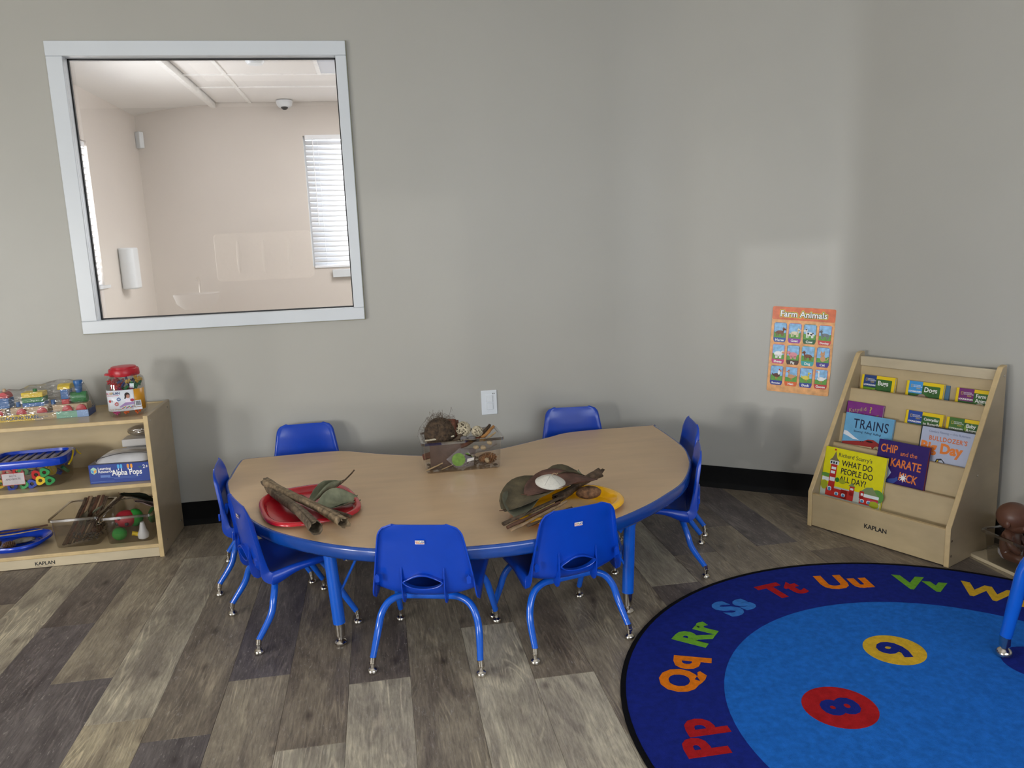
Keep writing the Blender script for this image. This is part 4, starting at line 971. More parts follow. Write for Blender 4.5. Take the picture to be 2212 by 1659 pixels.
b1 = clear_bin('clear_bin', 'clear bin full of bark strips and finds on the bottom shelf', 'bin', -1.452, -1.262, -.350, -.085, BZ, .132)
b2 = clear_bin('clear_bin', 'clear bin holding red and green toys beside the bark bin', 'bin', -1.238, -1.040, -.362, -.09, BZ, .126)
for k in range(11):
    x = -1.420+k*.0085
    stick('bark_strip', ('dark', 'brown', 'thin', 'reddish', 'wide', 'short', 'ragged', 'knotty', 'split', 'bent', 'blackish')[k]+' bark strip leaning in the left clear bin on the shelf', (x, -.325+.006*k, BZ+.008), (x+.040+.008*(k % 3), -.115, BZ+.150+.006*(k % 2)), (.0075, .006, .009)[k % 3], (BARK, TWIG, BARK, BARKI)[k % 4], seed=k, bend=.004, taper=1, cat='bark', flat_=.5)
fe = tag(obj('dark_gravel', G(), mat('dark_seed', (.045, .038, .035), rough=.7, noise=.4, scale=200)), 'heap of dark seeds and shavings at the bottom of the bark bin', 'seeds'); bpy.data.objects.remove(fe)
g = G(); rng = random.Random(11)
for k in range(160):
    g.ell((rng.uniform(-.045, .06), rng.uniform(-.10, .08), .006+rng.uniform(0, .035)), (rng.uniform(.003, .007), rng.uniform(.003, .006), .003), 6, 4)
fe = tag(obj('seed_heap', g, mat('dark_seed', (.045, .038, .035), rough=.6, noise=.4, scale=200)), 'heap of dark seeds and shavings at the bottom of the bark bin', 'seeds'); fe['kind'] = 'stuff'; fe.location = (-1.345, -.215, BZ+.004)
leaf('curled_leaf', 'grey curled leaf standing in the bark bin on the bottom shelf', (-1.325, -.16, BZ+.095), .10, .035, .6, 1.4, LEAF, tilt=-.6, seed=2)
leaf('curled_leaf', 'dark curled leaf beside the bark strips in the left clear bin', (-1.355, -.22, BZ+.080), .09, .03, 1.3, 1.6, LEAFD, tilt=-1.0, seed=6)
pine_cone('brown seed cone pressed against the side of the bark bin', (-1.290, -.285, BZ+.055), .045, .018, (0, radians(80), .2))
for k in range(2): stick('slanted_stick', ('lower', 'upper')[k]+' grey stick slanting between the two clear bins on the bottom shelf', (-1.315, -.31+.03*k, BZ+.090+.01*k), (-1.205, -.14, BZ+.158+.008*k), .0045, BARK, seed=20+k)
# toys in second bin
RT = mat('ladybird_red', (.36, .015, .03), rough=.5, noise=.08, scale=20); GT = mat('plush_green', (.02, .25, .03), rough=.7)
lb_ = thing('toy_ladybird', 'red spotted toy beetle with green trim in the right clear bin', 'toy', (-1.170, -.270, BZ+.085))
obj('body', G().ell((0, 0, 0), (.047, .042, .038), 20, 12), RT, lb_)
obj('green_trim', G().ell((.034, .012, -.002), (.034, .034, .040), 18, 10), GT, lb_)
for x, y, z in ((-.018, -.037, .014), (.012, -.040, -.014), (-.030, -.028, -.012)): obj('spot', G().ell((x, y, z), (.009, .006, .008), 10, 6), BLACKG, lb_)
o = tag(obj('green_ball', G().ell((0, 0, 0), (.031, .024, .029), 18, 10), GT), 'green egg-shaped toy at the bottom of the right clear bin', 'toy'); o.location = (-1.188, -.322, BZ+.035)
bt = thing('toy_bulb', 'white and yellow squeeze toy standing in the right clear bin', 'toy', (-1.088, -.330, BZ+.004))
obj('white_body', G().lathe([(.010, 0), (.022, .008), (.024, .025), (.015, .045), (.011, .065), (.008, .078)], n=16), pm_('toy_white', (.68, .70, .72)), bt)
obj('yellow_nozzle', G().tube([(-.015, 0, .022), (-.036, -.002, .030), (-.045, -.004, .032)], [.010, .009, .011], 12), YC, bt)
lf = leaf('black_feather_leaf', 'large black ragged leaf draped over the right clear bin', (-1.130, -.19, BZ+.150), .18, .036, -.25, .7, mat('black_leaf', (.006, .012, .008), rough=.5, noise=.3, scale=40), tilt=.22, seed=9)
leaf('pale_leaf', 'pale crumpled leaf under the black leaf in the right clear bin', (-1.10, -.20, BZ+.122), .12, .030, -.4, 1.0, mat('mauve_dry_leaf', (.16, .11, .10), rough=.8, noise=.25, scale=40), tilt=.2, seed=10)
o = tag(obj('green_sponge', G().ell((0, 0, 0), (.022, .06, .035), 16, 10), mat('deep_green_foam', (.015, .10, .02), rough=.8)), 'deep green foam shape at the right side of the clear bin', 'toy'); o.location = (-1.066, -.22, BZ+.078)

# ============================================================ things on the table
before = set(COL.objects)
def lathe_tray(name, label, c, rx, ry, sq, rot, m, h=.020, lip=.013):
    t = thing(name, label, 'tray', (c[0], c[1], TZ), rot)
    MD = Matrix.Diagonal((rx, ry, 1, 1)); q = lip/((rx+ry)/2)
    obj('rim', G().lathe([(1-q*2.1, .003), (1-q*1.5, h*.8), (1-q, h), (1-q*.4, h), (1, h*.72), (1, h*.5), (1-q*.5, h*.75), (1-q, h*.82), (1-q*1.6, h*.5), (1-q*2.3, .0005)], n=48, sq=sq, cap=False, M=MD), m, t, angle=60)
    g = G(); g.lathe([(1-q*2.0, .001), (1-q*2.0, .0035), (.02, .0030)], n=48, sq=sq, M=MD); obj('base', g, m, t, angle=50)
    return t
REDT = mat('red_tray_plastic', (.50, .010, .022), rough=.22, noise=.03, coat=.3, bump=.15, bscale=55)
YELT = mat('yellow_tray_plastic', (1.0, .50, .005), rough=.22, noise=.02, coat=.3)
lathe_tray('red_tray', 'red plastic tray holding rolled bark and grey leaves on the table', (-.268, -1.310), .155, .195, 3.1, radians(14), REDT)
lathe_tray('yellow_tray', 'yellow plastic plate under dark leaves, partly behind a chair back', (.540, -1.555), .188, .140, 2.4, radians(24), YELT, h=.028, lip=.016)
z0 = TZ+.034
bark_roll('bark_roll', 'long pale rolled bark piece on the red tray, its end over the table front', (-.427, -1.122, z0+.012), (-.140, -1.600, z0+.006), .019, BARK2, 1)
bark_roll('bark_roll', 'broad brown rolled bark piece lying lowest across the red tray', (-.405, -1.150, z0-.004), (-.222, -1.610, z0+.002), .023, mat('grey_brown_bark', (.13, .095, .060), rough=.85, noise=.35, scale=50, bump=.7), 2)
stick('bark_stick', 'short straight stick tucked between the bark rolls on the red tray', (-.34, -1.22, z0-.003), (-.165, -1.49, z0-.006), .008, BARK2, seed=5)
stick('bark_stick', 'thin dark stick beneath the pale bark roll on the red tray', (-.30, -1.25, z0-.012), (-.130, -1.50, z0-.012), .007, BARK, seed=6)
leaf('rolled_leaf', 'grey green leaf rolled like a tube, lying highest on the red tray', (-.215, -1.25, z0-.006), .19, .050, radians(55), 2.2, LEAF, seed=21, tilt=-.15)
leaf('folded_leaf', 'grey green folded leaf at the right of the red tray', (-.175, -1.340, z0-.014), .16, .055, radians(40), 1.1, LEAF, seed=22, roll=.5)
leaf('folded_leaf', 'second grey green leaf folded under the first on the red tray', (-.165, -1.345, z0-.024), .14, .042, radians(28), .9, LEAF, seed=23)
stick('thin_twig', 'thin dark twig poking out behind the leaves on the red tray', (-.21, -1.27, z0), (-.125, -1.135, z0+.030), .003, BARK, seed=24)
# yellow tray load
leaf('big_dry_leaf', 'large dark olive leaf spread over the yellow plate', (.455, -1.545, TZ+.046), .33, .105, radians(38), .5, LEAFD, seed=31, droop=.022)
leaf('big_dry_leaf', 'grey olive leaf at the left edge of the yellow plate', (.395, -1.585, TZ+.034), .23, .075, radians(70), .9, mat('olive_grey_leaf', (.085, .085, .055), rough=.75, noise=.25, scale=26, bump=.4), seed=32, droop=.012)
leaf('big_dry_leaf', 'red brown leaf under the sand dollar on the yellow plate', (.530, -1.535, TZ+.066), .27, .10, radians(20), .5, LEAFB, seed=33, droop=.014)
leaf('big_dry_leaf', 'dark leaf arched at the far side of the yellow plate', (.555, -1.435, TZ+.048), .20, .05, radians(12), .9, LEAFD, seed=34, droop=.03)
leaf('grey_leaf_tip', 'pale grey green leaf tips standing at the far side of the yellow plate', (.605, -1.445, TZ+.060), .10, .018, radians(75), 1.0, LEAF, seed=35, tilt=-.3)
sd = thing('sand_dollar', 'white round sand dollar shell lying on the dark leaves', 'shell', (.482, -1.585, TZ+.0995)); sd.rotation_euler = (radians(10), radians(3), 0)
SDM = mat('sand_dollar_white', (.56, .54, .48), rough=.8, noise=.05, scale=60, bump=.2)
obj('body', G().lathe([(.036, -.002), (.046, .0), (.047, .003), (.038, .010), (.020, .020), (.004, .025), (.001, .0255)], n=32), SDM, sd)
for k in range(5): obj('petal_groove', G().tube([(.006*cos(k*1.257+.3), .006*sin(k*1.257+.3), .0252), (.024*cos(k*1.257+.3), .024*sin(k*1.257+.3), .0178), (.040*cos(k*1.257+.3), .040*sin(k*1.257+.3), .0085)], .0007, 5), mat('groove_grey', (.3, .29, .26)), sd)
obj('thread', G().tube(catmull([(.002, 0, .025), (.010, .004, .031), (.018, 0, .029), (.022, .004, .031)], 3), .001, 5), STRAW, sd)
bark_roll('long_bark', 'long dark bark tube running under the leaves beyond the yellow plate', (.50, -1.565, TZ+.040), (.686, -1.405, TZ+.062), .018, BARK, 41)
stick('flat_bark', 'mottled dark bark stick jutting left of the yellow plate', (.312, -1.712, TZ+.030), (.52, -1.60, TZ+.060), .0075, BARK, seed=42, flat_=.7, bend=.003)
stick('flat_bark', 'thin dark stick parallel to the mottled bark stick', (.322, -1.728, TZ+.024), (.50, -1.63, TZ+.050), .0055, TWIG, seed=43, bend=.002)
stick('flat_bark', 'pale tan split stick nearest the camera by the yellow plate', (.328, -1.748, TZ+.022), (.52, -1.64, TZ+.056), .007, BARKI, seed=44, flat_=.5, bend=.002)
stick('flat_bark', 'brown split stick below the pale one on the yellow plate', (.38, -1.735, TZ+.026), (.53, -1.655, TZ+.040), .006, BARK, seed=45, flat_=.6, bend=.002)
o = tag(obj('cork_chunk', G().ell((0, 0, 0), (.042, .030, .020), 12, 8), mat('cork_brown', (.17, .085, .04), rough=.9, noise=.4, scale=70, bump=1)), 'rough cork coloured bark chunk behind the chair back on the yellow plate', 'bark'); o.location = (.612, -1.548, TZ+.045)

# bin of finds on the table
bb = clear_bin('clear_bin', 'clear bin heaped with husk, seed balls and cones on the table', 'bin', .124, .414, -1.048, -.880, TZ, .119, rotz=radians(1.5), taper=.955, r=.014, m=CLEAR2)
HUSK = mat('coconut_husk', (.060, .038, .022), rough=.9, noise=.45, scale=80, bump=1, bscale=160)
hk = thing('coconut_husk', 'dark hairy coconut husk sticking up at the left of the table bin', 'husk', (.195, -.955, TZ+.128))
obj('body', G().ell((0, 0, 0), (.060, .048, .062), 20, 14), HUSK, hk, smooth=True)
g = G(); rng = random.Random(8)
for k in range(260):
    th = rng.uniform(0, 2*pi); ph = rng.uniform(-.3, 1.4); d = V((cos(ph)*cos(th), cos(ph)*sin(th), sin(ph)))
    p = V((d.x*.058, d.y*.046, d.z*.060)); s = V((rng.uniform(-1, 1), rng.uniform(-1, 1), rng.uniform(-.3, 1))).normalized()
    L0 = rng.uniform(.018, .04) if k > 14 else rng.uniform(.05, .08)
    g.tube([p, p+(d*.5+s*.5)*L0*.5, p+(d*.2+s)*L0*.8, p+(d*.1+s*1.1-V((0, 0, .4)))*L0], .0004, 3, cap=False)
fb = obj('fibres', g, mat('husk_fibre', (.10, .07, .045), rough=.8), hk, smooth=False); fb['kind'] = 'stuff'
RBK = mat('red_brown_bark', (.12, .035, .018), rough=.8, noise=.35, scale=40, bump=.6, bscale=100)
g = G(); rows = []; rng = random.Random(12)
for k in range(8):
    rows.append([V(((j/6-.5)*.085*(1-.45*abs(k/7-.35)), .006*sin(j*1.3+k)+.012*(j/6-.5)**2*10, (k/7)*.125+rng.uniform(-.004, .004))) for j in range(7)])
g.grid(rows); o = tag(obj('bark_slab', g, RBK, solid=.005), 'upright red brown bark slab beside the husk in the table bin', 'bark'); o.location = (.225, -.985, TZ+.060); o.rotation_euler = (radians(-8), radians(10), .1)
o = tag(obj('wide_bark', G().tube([(-.12, 0, -.02), (-.04, 0, 0), (.04, 0, .022), (.10, .01, .045)], [.028, .034, .036, .022], 10, flat=.35), RBK), 'wide red brown bark piece lying slanted inside the table bin', 'bark'); o.location = (.245, -.965, TZ+.063)
o = tag(obj('dark_bark_sheet', G().box((-.075, -.004, 0), (.04, .004, .10)), mat('dull_brown_sheet', (.085, .052, .042), rough=.9, noise=.2, scale=30, bump=.4), bevel=.002), 'dull brown bark sheet against the left side of the table bin', 'bark'); o.location = (.225, -1.030+.018, TZ+.006)
for i_, (x, y, z, r, lb_t) in enumerate(((.282, -.955, TZ+.137, .030, 'larger pale woven seed ball'), (.335, -.965, TZ+.127, .022, 'smaller pale woven seed ball'))):
    t = thing('woven_ball', lb_t+' on top of the table bin', 'ball', (x, y, z))
    obj('core', G().ell((0, 0, 0), (r*.86, r*.86, r*.86), 14, 10), mat('ball_core', (.16, .13, .09), rough=.9), t)
    g = G(); rng = random.Random(50+i_)
    for k in range(16):
        ax = V((rng.uniform(-1, 1), rng.uniform(-1, 1), rng.uniform(-1, 1))).normalized(); a_ = ax.orthogonal().normalized(); b_ = ax.cross(a_)
        g.tube([(a_*cos(q)+b_*sin(q))*r*.96 for q in [2*pi*j/18 for j in range(19)]], r*.07, 5)
    w_ = obj('weave', g, mat('ball_straw', (.48, .42, .30), rough=.8, noise=.2, scale=100), t); w_['kind'] = 'stuff'
t = thing('leaf_card_packet', 'clear packet with a green leaf cutout and a white tag in the bin front', 'packet', M=frame((.223, -1.034, TZ+.014), V((1, 0, .12)), (0, 0, 1)))
obj('sleeve', G().prism([(-.012, .035), (.045, .068), (.105, .055), (.085, -.008), (.018, -.005)], 0, .0006), clear_mat('packet_film', (.80, .80, .85), extra=.06, rough=.1), t, smooth=False)
flat('green_cutout', [oval(.033, .025, .025, .025, 20)], mat('lime_print', (.17, .36, .05), rough=.6, noise=.15, scale=80), t, z=.001)
flat('green_stem', [[(.060, .040), (.068, .046), (.088, .026), (.080, .026)]], mat('lime_print', (.17, .36, .05)), t, z=.001)
flat('grey_panel', [[(.058, .006), (.085, .02), (.082, .034), (.060, .042)]], pm_('slate_card', (.11, .11, .15)), t, z=.001)
flat('white_tag', [[(.062, .010), (.088, .012), (.092, .022), (.066, .022)]], WH, t, z=.0016)
pine_cone('orange brown pine cone lying in the right of the table bin', (.365, -1.000, TZ+.030), .070, .021, (0, radians(90), .05), mat('orange_cone', (.25, .11, .04), rough=.7, noise=.3, scale=90))
stick('grey_driftwood', 'smooth grey driftwood piece across the right of the table bin', (.30, -1.005, TZ+.062), (.398, -1.000, TZ+.090), .014, mat('driftwood_grey', (.24, .23, .22), rough=.8, noise=.1), seed=60)
for k, (a, b, r, m_, lb_t) in enumerate([((.130, -1.022, TZ+.007), (.195, -1.018, TZ+.030), .003, STRAW, 'tan stick at the left foot of the table bin'), ((.185, -1.022, TZ+.005), (.235, -1.018, TZ+.022), .002, STRAW, 'thin tan stick near the bin floor middle'),
        ((.135, -1.000, TZ+.115), (.245, -.985, TZ+.122), .004, mat('bone_stick', (.55, .50, .38), rough=.7), 'pale straight stick lying over the husk'),
        ((.350, -.985, TZ+.105), (.402, -.940, TZ+.136), .007, mat('orange_bark', (.36, .17, .05), rough=.7, noise=.2), 'orange cinnamon bark at the right end of the table bin'),
        ((.345, -.960, TZ+.110), (.392, -.915, TZ+.136), .007, BARK, 'dark cinnamon bark behind the orange one'),
        ((.355, -1.005, TZ+.100), (.404, -.965, TZ+.118), .004, STRAW, 'thin straw bundle stick at the right rim of the bin'),
        ((.235, -1.010, TZ+.100), (.278, -.970, TZ+.125), .009, BARK, 'dark mottled twig in the middle of the table bin')]):
    stick('found_stick', lb_t, a, b, r, m_, seed=70+k, bend=.002)
for k, (x, z) in enumerate(((.320, .083), (.348, .080), (.372, .097), (.360, .030))):
    o = tag(obj('seed_husk', G().ell((0, 0, 0), (.011, .006, .009), 10, 6), mat('seed_tan', (.42, .33, .20), rough=.7, noise=.3, scale=120)), ('leftmost pale seed husk', 'middle pale seed husk', 'upper right pale seed husk', 'low golden seed husk')[k]+' behind the bin wall on the table', 'seed'); o.location = (x, -1.030, TZ+z); o.rotation_euler = (0, .4*k, 0)
for k, (x, z) in enumerate(((.28, .110), (.31, .108))):
    o = tag(obj('pebble', G().ell((0, 0, 0), (.016, .012, .010), 12, 8), mat('grey_pebble', (.15, .14, .14), rough=.7, noise=.2)), ('left', 'right')[k]+' grey pebble below the woven balls in the table bin', 'stone'); o.location = (x, -.990, TZ+z)
g = G(); rng = random.Random(31)
for k in range(120): g.ell((rng.uniform(-.125, .125), rng.uniform(-.065, .065), rng.uniform(.004, .018)), (rng.uniform(.004, .010), rng.uniform(.003, .008), .004), 6, 4)
o = tag(obj('mulch_litter', g, mat('mulch', (.085, .055, .035), rough=.8, noise=.4, scale=150)), 'loose brown mulch covering the floor of the table bin', 'mulch'); o['kind'] = 'stuff'; o.location = (.268, -.965, TZ+.003)

# the group of trays, finds and the bin is set out on the tabletop a little larger than drafted above
KT = 1.0888
for o in [q for q in COL.objects if q not in before and q.parent is None]:
    l = o.location; o.location = (l.x*KT, .345+l.y*KT, TZ+(l.z-TZ)*KT); o.scale = [c*KT for c in o.scale]

# ============================================================ BOOK DISPLAY
BU = V((.43, -.903, 0)).normalized(); BMv = V((.903, .43, 0)).normalized(); B0 = V((1.810, -.785, 0)); BW, BD, BH = .612, .366, .735
BMAT = Matrix((BU, BMv, V((0, 0, 1)))).transposed().to_4x4(); BMAT.translation = B0   # local x along width, y depth, z up
disp = thing('book_display', 'slanted birch book display stand with five tiers by the right wall', 'book rack', M=BMAT)
side = [(0, 0), (0, .155), (.010, .172), (.312, .712), (.328, .733), (.345, .738), (BD, .738), (BD, 0)]
SMt = Matrix(((0, 0, 1, 0), (1, 0, 0, 0), (0, 1, 0, 0), (0, 0, 0, 1)))
for x0, x1 in ((-.001, .017), (BW-.017, BW+.001)):
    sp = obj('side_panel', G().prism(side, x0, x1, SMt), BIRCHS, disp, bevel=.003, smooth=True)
    edge = [(-.0025, 0), (-.0025, .157), (.008, .175), (.310, .715), (.326, .736), (.345, .741), (.362, .741)]
    inn_ = [(.002, 0), (.002, .154), (.013, .171), (.315, .709), (.330, .730), (.345, .735), (.362, .736)]
    g = G(); rings = [[V((x0-.001, a[0], a[1])), V((x1+.001, a[0], a[1])), V((x1+.001, b[0], b[1])), V((x0-.001, b[0], b[1]))] for a, b in zip(edge, inn_)]
    g.loft(rings); obj('rounded_edge', g, BIRCHE, sp, bevel=.002, angle=60)
tl = math.tan(radians(12)); panels = [(.090, .245, .03), (.148, .356, .135), (.213, .478, .25), (.266, .585, .36)]
obj('front_panel', G().box((.017, .003, .004), (BW-.017, .015, .148)), BIRCH, disp, bevel=.0015)
obj('front_panel_edge', G().box((.017, .002, .146), (BW-.017, .0155, .150)), BIRCHE, disp, smooth=False)
for (d, z, zb) in panels:
    db = d-(z-zb)*tl
    g = G(); g.prism([(db, zb), (d, z), (d+.008, z+.001), (db+.008, zb)], .017, BW-.017, SMt); tp = obj('tier_panel', g, BIRCH, disp, smooth=False)
    g = G(); g.prism([(d-.0012, z-.001), (d-.0002, z+.0018), (d+.008, z+.0018), (d+.008, z-.001)], .017, BW-.017, SMt); obj('tier_edge', g, mat('tier_edge_birch', (.36, .26, .14), rough=.5), tp, smooth=False)  # tier edges in a darker birch tone
prev = .015
floors = [.028, .150, .262, .368, .478]
ds = [p[0] for p in panels]+[.345]
for k, fz in enumerate(floors):
    lo = (.015 if k == 0 else panels[k-1][0]-(panels[k-1][1]-fz)*tl+.008); hi = (panels[k][0]-(panels[k][1]-fz)*tl if k < 4 else .350)
    obj('ledge', G().box((.017, lo, fz-.009), (BW-.017, hi+.01, fz)), BIRCH, disp, smooth=False)
obj('back_panel', G().prism([(.345-(.70-.03)*0.12, .03), (.345, .700), (.350, .700), (.354, .03)], .017, BW-.017, SMt), BIRCH, disp, smooth=False)
obj('top_rail', G().box((.017, .330, .680), (BW-.017, .346, .722)), BIRCHP, disp, bevel=.003)
text('KAPLAN', .0265, DARKB, disp, M=frame((.262, .0026, .062), (1, 0, 0), (0, 0, 1)), bold=.025, name='lettering')
for y, z in ((.012, .045), (.012, .105), (.345, .70), (.18, .33)):
    obj('screw', G().lathe([(.005, 0), (.005, .0015), (.003, .0025)], n=10, M=Matrix.Translation((BW+.001, y, z)) @ Matrix.Rotation(radians(90), 4, 'Y')), CHROME, disp)
s_, c_ = sin(radians(12)), cos(radians(12))
def book(name, label, u0, w, h, top_z, d, z, thick, cover, pages=None, rot=0, group=None):
    """book leaning back 12 degrees; its front plane passes (depth d, height z); local x right, y up the cover, z out"""
    bz = top_z-h*c_; bd = d-(z-bz)*tl
    o_w = BMAT @ V((u0, bd, bz))
    N_ = -BMv*c_+V((0, 0, s_)); Y_ = N_.cross(BU)
    t = thing(name, label, 'book', M=frame(o_w, BU, Y_) @ Matrix.Rotation(rot, 4, 'Z'), group=group)
    obj('cover', G().box((0, 0, -.0015), (w, h, 0)).box((0, 0, -thick), (w, h, -thick+.0015)).box((0, 0, -thick), (.002, h, 0)), cover, t, smooth=False)
    obj('pages', G().box((.002, .002, -thick+.0015), (w-.002, h-.002, -.0015)), pages or pm_('page_edge', (.60, .58, .55)), t, smooth=False)
    return t
bk1 = book('picture_book', 'large yellow picture book with black title and red tower, in the lowest tier', .018, .281, .325, .349, .072, .245, .012, mat('cover_yellow', 'e0d818', rough=.25, noise=.02, coat=.3))
H = .325
def P_(t, nm, polys, hx, z=.0003):
    if t is bk1: polys = [[(x, .103+y*(.73 if max(q[0] for q in p) < .08 else .56)) for x, y in p] for p in polys]
    if nm in ('tree_print', 'hill_print'):
        for p in polys: flat(nm, [p], pm_('ink_'+hx, hx, rough=.3), t, z=z)
        return
    return flat(nm, polys, pm_('ink_'+hx, hx, rough=.3), t, z=z)
text("Richard Scarry's", .0235, pm_('ink_4a4a30', '4a4a30'), bk1, (.064, H-.034, .0006), bold=.004, sx=1.02)
for i, s in enumerate(('WHAT DO', 'PEOPLE DO', 'ALL DAY?')): text(s, .0350, DARKB, bk1, (.085, H-.071-i*.034, .0006), bold=.013, sx=.82)
P_(bk1, 'ground_print', [rect(.002, .004, .279, .10)], 'b8c0b8', .0002)
P_(bk1, 'hill_print', [oval(.262, .10, .03, .05, 16), oval(.02, .135, .03, .012, 14)], '5c9040', .0004)
P_(bk1, 'green_roof', [[(.19, .115), (.212, .150), (.238, .160), (.258, .118), (.275, .090), (.18, .095)], [(.13, .13), (.146, .155), (.164, .13)]], '7c8c60', .0006)
P_(bk1, 'tower_print', [rect(.036, .05, .066, .215), rect(.028, .02, .13, .085), rect(.138, .06, .160, .13), rect(.10, .02, .16, .09), rect(.188, .02, .27, .075), rect(.185, .06, .205, .115)], 'b83028', .0008)
P_(bk1, 'turret_print', [rect(.030, .205, .072, .228)], 'd8dcd8', .0010)
P_(bk1, 'turret_roof', [[(.026, .226), (.040, .245), (.051, .285), (.060, .245), (.076, .226)]], '7a7050', .0010)
P_(bk1, 'flag_print', [rect(.043, .288, .052, .298)], 'b83028', .0010)
P_(bk1, 'window_print', [rect(.033+k*.012, .209, .040+k*.012, .222) for k in range(3)], '1c2430', .0012)
P_(bk1, 'arch_print', [rrect(x, y, x+.018, y+.026, .008) for x, y in ((.036, .045), (.104, .035), (.072, .035), (.192, .03), (.222, .03))]+[rect(.041, .175, .062, .190), rect(.040, .150, .060, .166), rect(.040, .105, .064, .128), rect(.142, .102, .156, .118), rect(.192, .082, .202, .10)], 'dfe6ea', .0012)
P_(bk1, 'door_print', [rrect(x+.003, y, x+.015, y+.021, .006) for x, y in ((.036, .045), (.104, .035), (.072, .035), (.192, .03), (.222, .03))], '4a88b4', .0014)
P_(bk1, 'tree_print', [oval(.018, .075, .016, .028, 14), oval(.255, .035, .022, .026, 14), oval(.10, .15, .016, .018, 14)], 'a0a828', .0014)
P_(bk1, 'dark_tree_print', [oval(.076, .155, .010, .018, 12)], '2e7a2c', .0014)
P_(bk1, 'wall_print', [rect(.004, .10, .036, .122), rect(.205, .078, .272, .10)], 'dfe6ea', .0009)
P_(bk1, 'pink_print', [rect(.225, .055, .272, .066)], 'c04068', .0012)

bk2 = book('picture_book', 'purple picture book with orange hand-drawn title, in the second tier', .232, .212, .255, .413, .132, .356, .014, mat('cover_purple', '35226a', rough=.25, noise=.04), pages=pm_('red_pages', (.35, .03, .02)))
H = .255; OR = pm_('ink_orange', 'e07a34')
text('CHIP', .046, OR, bk2, (.012, H-.050, .0005), bold=.022, rot=.03, sx=.72)
text('and the', .026, OR, bk2, (.098, H-.053, .0005), bold=.008, sx=.9)
text('KARATE', .047, OR, bk2, (.062, H-.102, .0005), bold=.022, rot=-.02, sx=.74)
text('KICK', .046, OR, bk2, (.104, H-.152, .0005), bold=.022, rot=-.08, sx=.74)
P_(bk2, 'burst_print', [star(.125, H-.142, .020, .007, 8)], 'f0f0f0', .0012)
P_(bk2, 'shirt_print', [[(.006, .10), (.028, .152), (.05, .155), (.072, .125), (.045, .07), (.01, .06)]], 'b8c4dc', .0006)
P_(bk2, 'trouser_print', [[(.03, .055), (.055, .095), (.09, .105), (.10, .115), (.105, .10), (.08, .075), (.05, .045), (.02, .04)]], '38509c', .0008)

bk3 = book('picture_book', 'light blue book with dark title and a red train, in the third tier', .040, .222, .225, .489, .198, .478, .010, mat('cover_sky', '6aa8d0', rough=.3, noise=.08, scale=12))
H = .225
text('TRAINS', .058, pm_('ink_navy', '141c40'), bk3, (.042, H-.062, .0005), bold=.004, sx=.78, space=1.08)
text('Steaming!  Pulling!  Huffing!', .0125, pm_('ink_navy', '141c40'), bk3, (.048, H-.080, .0005), sx=.92)
P_(bk3, 'steam_print', [[(.002, .128), (.004, .145), (.02, .143), (.04, .132), (.062, .120), (.08, .113), (.05, .113), (.025, .122)]], 'dfe4ec')
P_(bk3, 'engine_print', [[(.002, .096), (.07, .108), (.10, .112), (.12, .122), (.145, .124), (.165, .115), (.205, .100), (.21, .06), (.002, .07)]], '98302c', .0006)
P_(bk3, 'stripe_print', [[(.02, .086), (.14, .092), (.15, .07), (.03, .07)], oval(.165, .078, .018, .022, 14)], 'd8c89c', .0009)
P_(bk3, 'cab_windows', [rect(.085, .106, .091, .110), rect(.096, .107, .102, .111), oval(.128, .114, .016, .004, 12)]+[rect(.153+.006*k, .06, .155+.006*k, .098) for k in range(4)], '241818', .0012)

bk4 = book('picture_book', 'white book with orange slab title and dark spine, in the third tier', .378, .226, .235, .490, .197, .478, .012, pm_('cover_dark', (.02, .03, .03)))
H = .235
flat('white_panel', [rect(.005, .002, .224, .230)], pm_('cover_white_blue', 'b4bcd4', rough=.3), bk4, z=.0001, th=.0003)
text('Candace Fleming — Eric Rohmann', .0125, pm_('ink_slate', '7c84a4'), bk4, (.114, H-.024, .0006), align='CENTER', bold=.006, sx=.92)
text("BULLDOZER'S", .025, pm_('ink_coral', 'd8784c'), bk4, (.112, H-.055, .0006), align='CENTER', bold=.03, space=1.15, sx=.86)
text('Big Day', .054, pm_('ink_orange2', 'e88234'), bk4, (.008, H-.101, .0006), bold=.045, sx=.98)
P_(bk4, 'bulldozer_print', [[(.072, .086), (.080, .108), (.098, .112), (.112, .100), (.116, .086)]], '20242c', .0006)
P_(bk4, 'bulldozer_cab', [[(.077, .088), (.083, .104), (.088, .106), (.084, .088)]], 'd8b838', .0009)
P_(bk4, 'bulldozer_glass', [[(.088, .088), (.090, .103), (.100, .106), (.109, .098), (.111, .088)]], 'c8cede', .0009)

bk5 = book('picture_book', 'purple board book with a question mark, behind the blue train book', .022, .168, .168, .532, .250, .585, .012, mat('cover_magenta', '7c2c80', rough=.35))
text('Katydid', .0235, pm_('ink_khaki', 'a89a70'), bk5, (.013, .118, .0006), bold=.01, rot=.22, space=1.15)
text('?', .038, pm_('ink_khaki2', 'b0a850'), bk5, (.106, .128, .0006), bold=.02)
P_(bk5, 'butterfly_print', [[(.072, .098), (.064, .122), (.070, .116), (.076, .104), (.084, .118), (.088, .122), (.082, .100)]], 'b89a38')
P_(bk5, 'stick_print', [[(.105, .095), (.150, .126), (.153, .123), (.112, .092)]], '8a7a58')

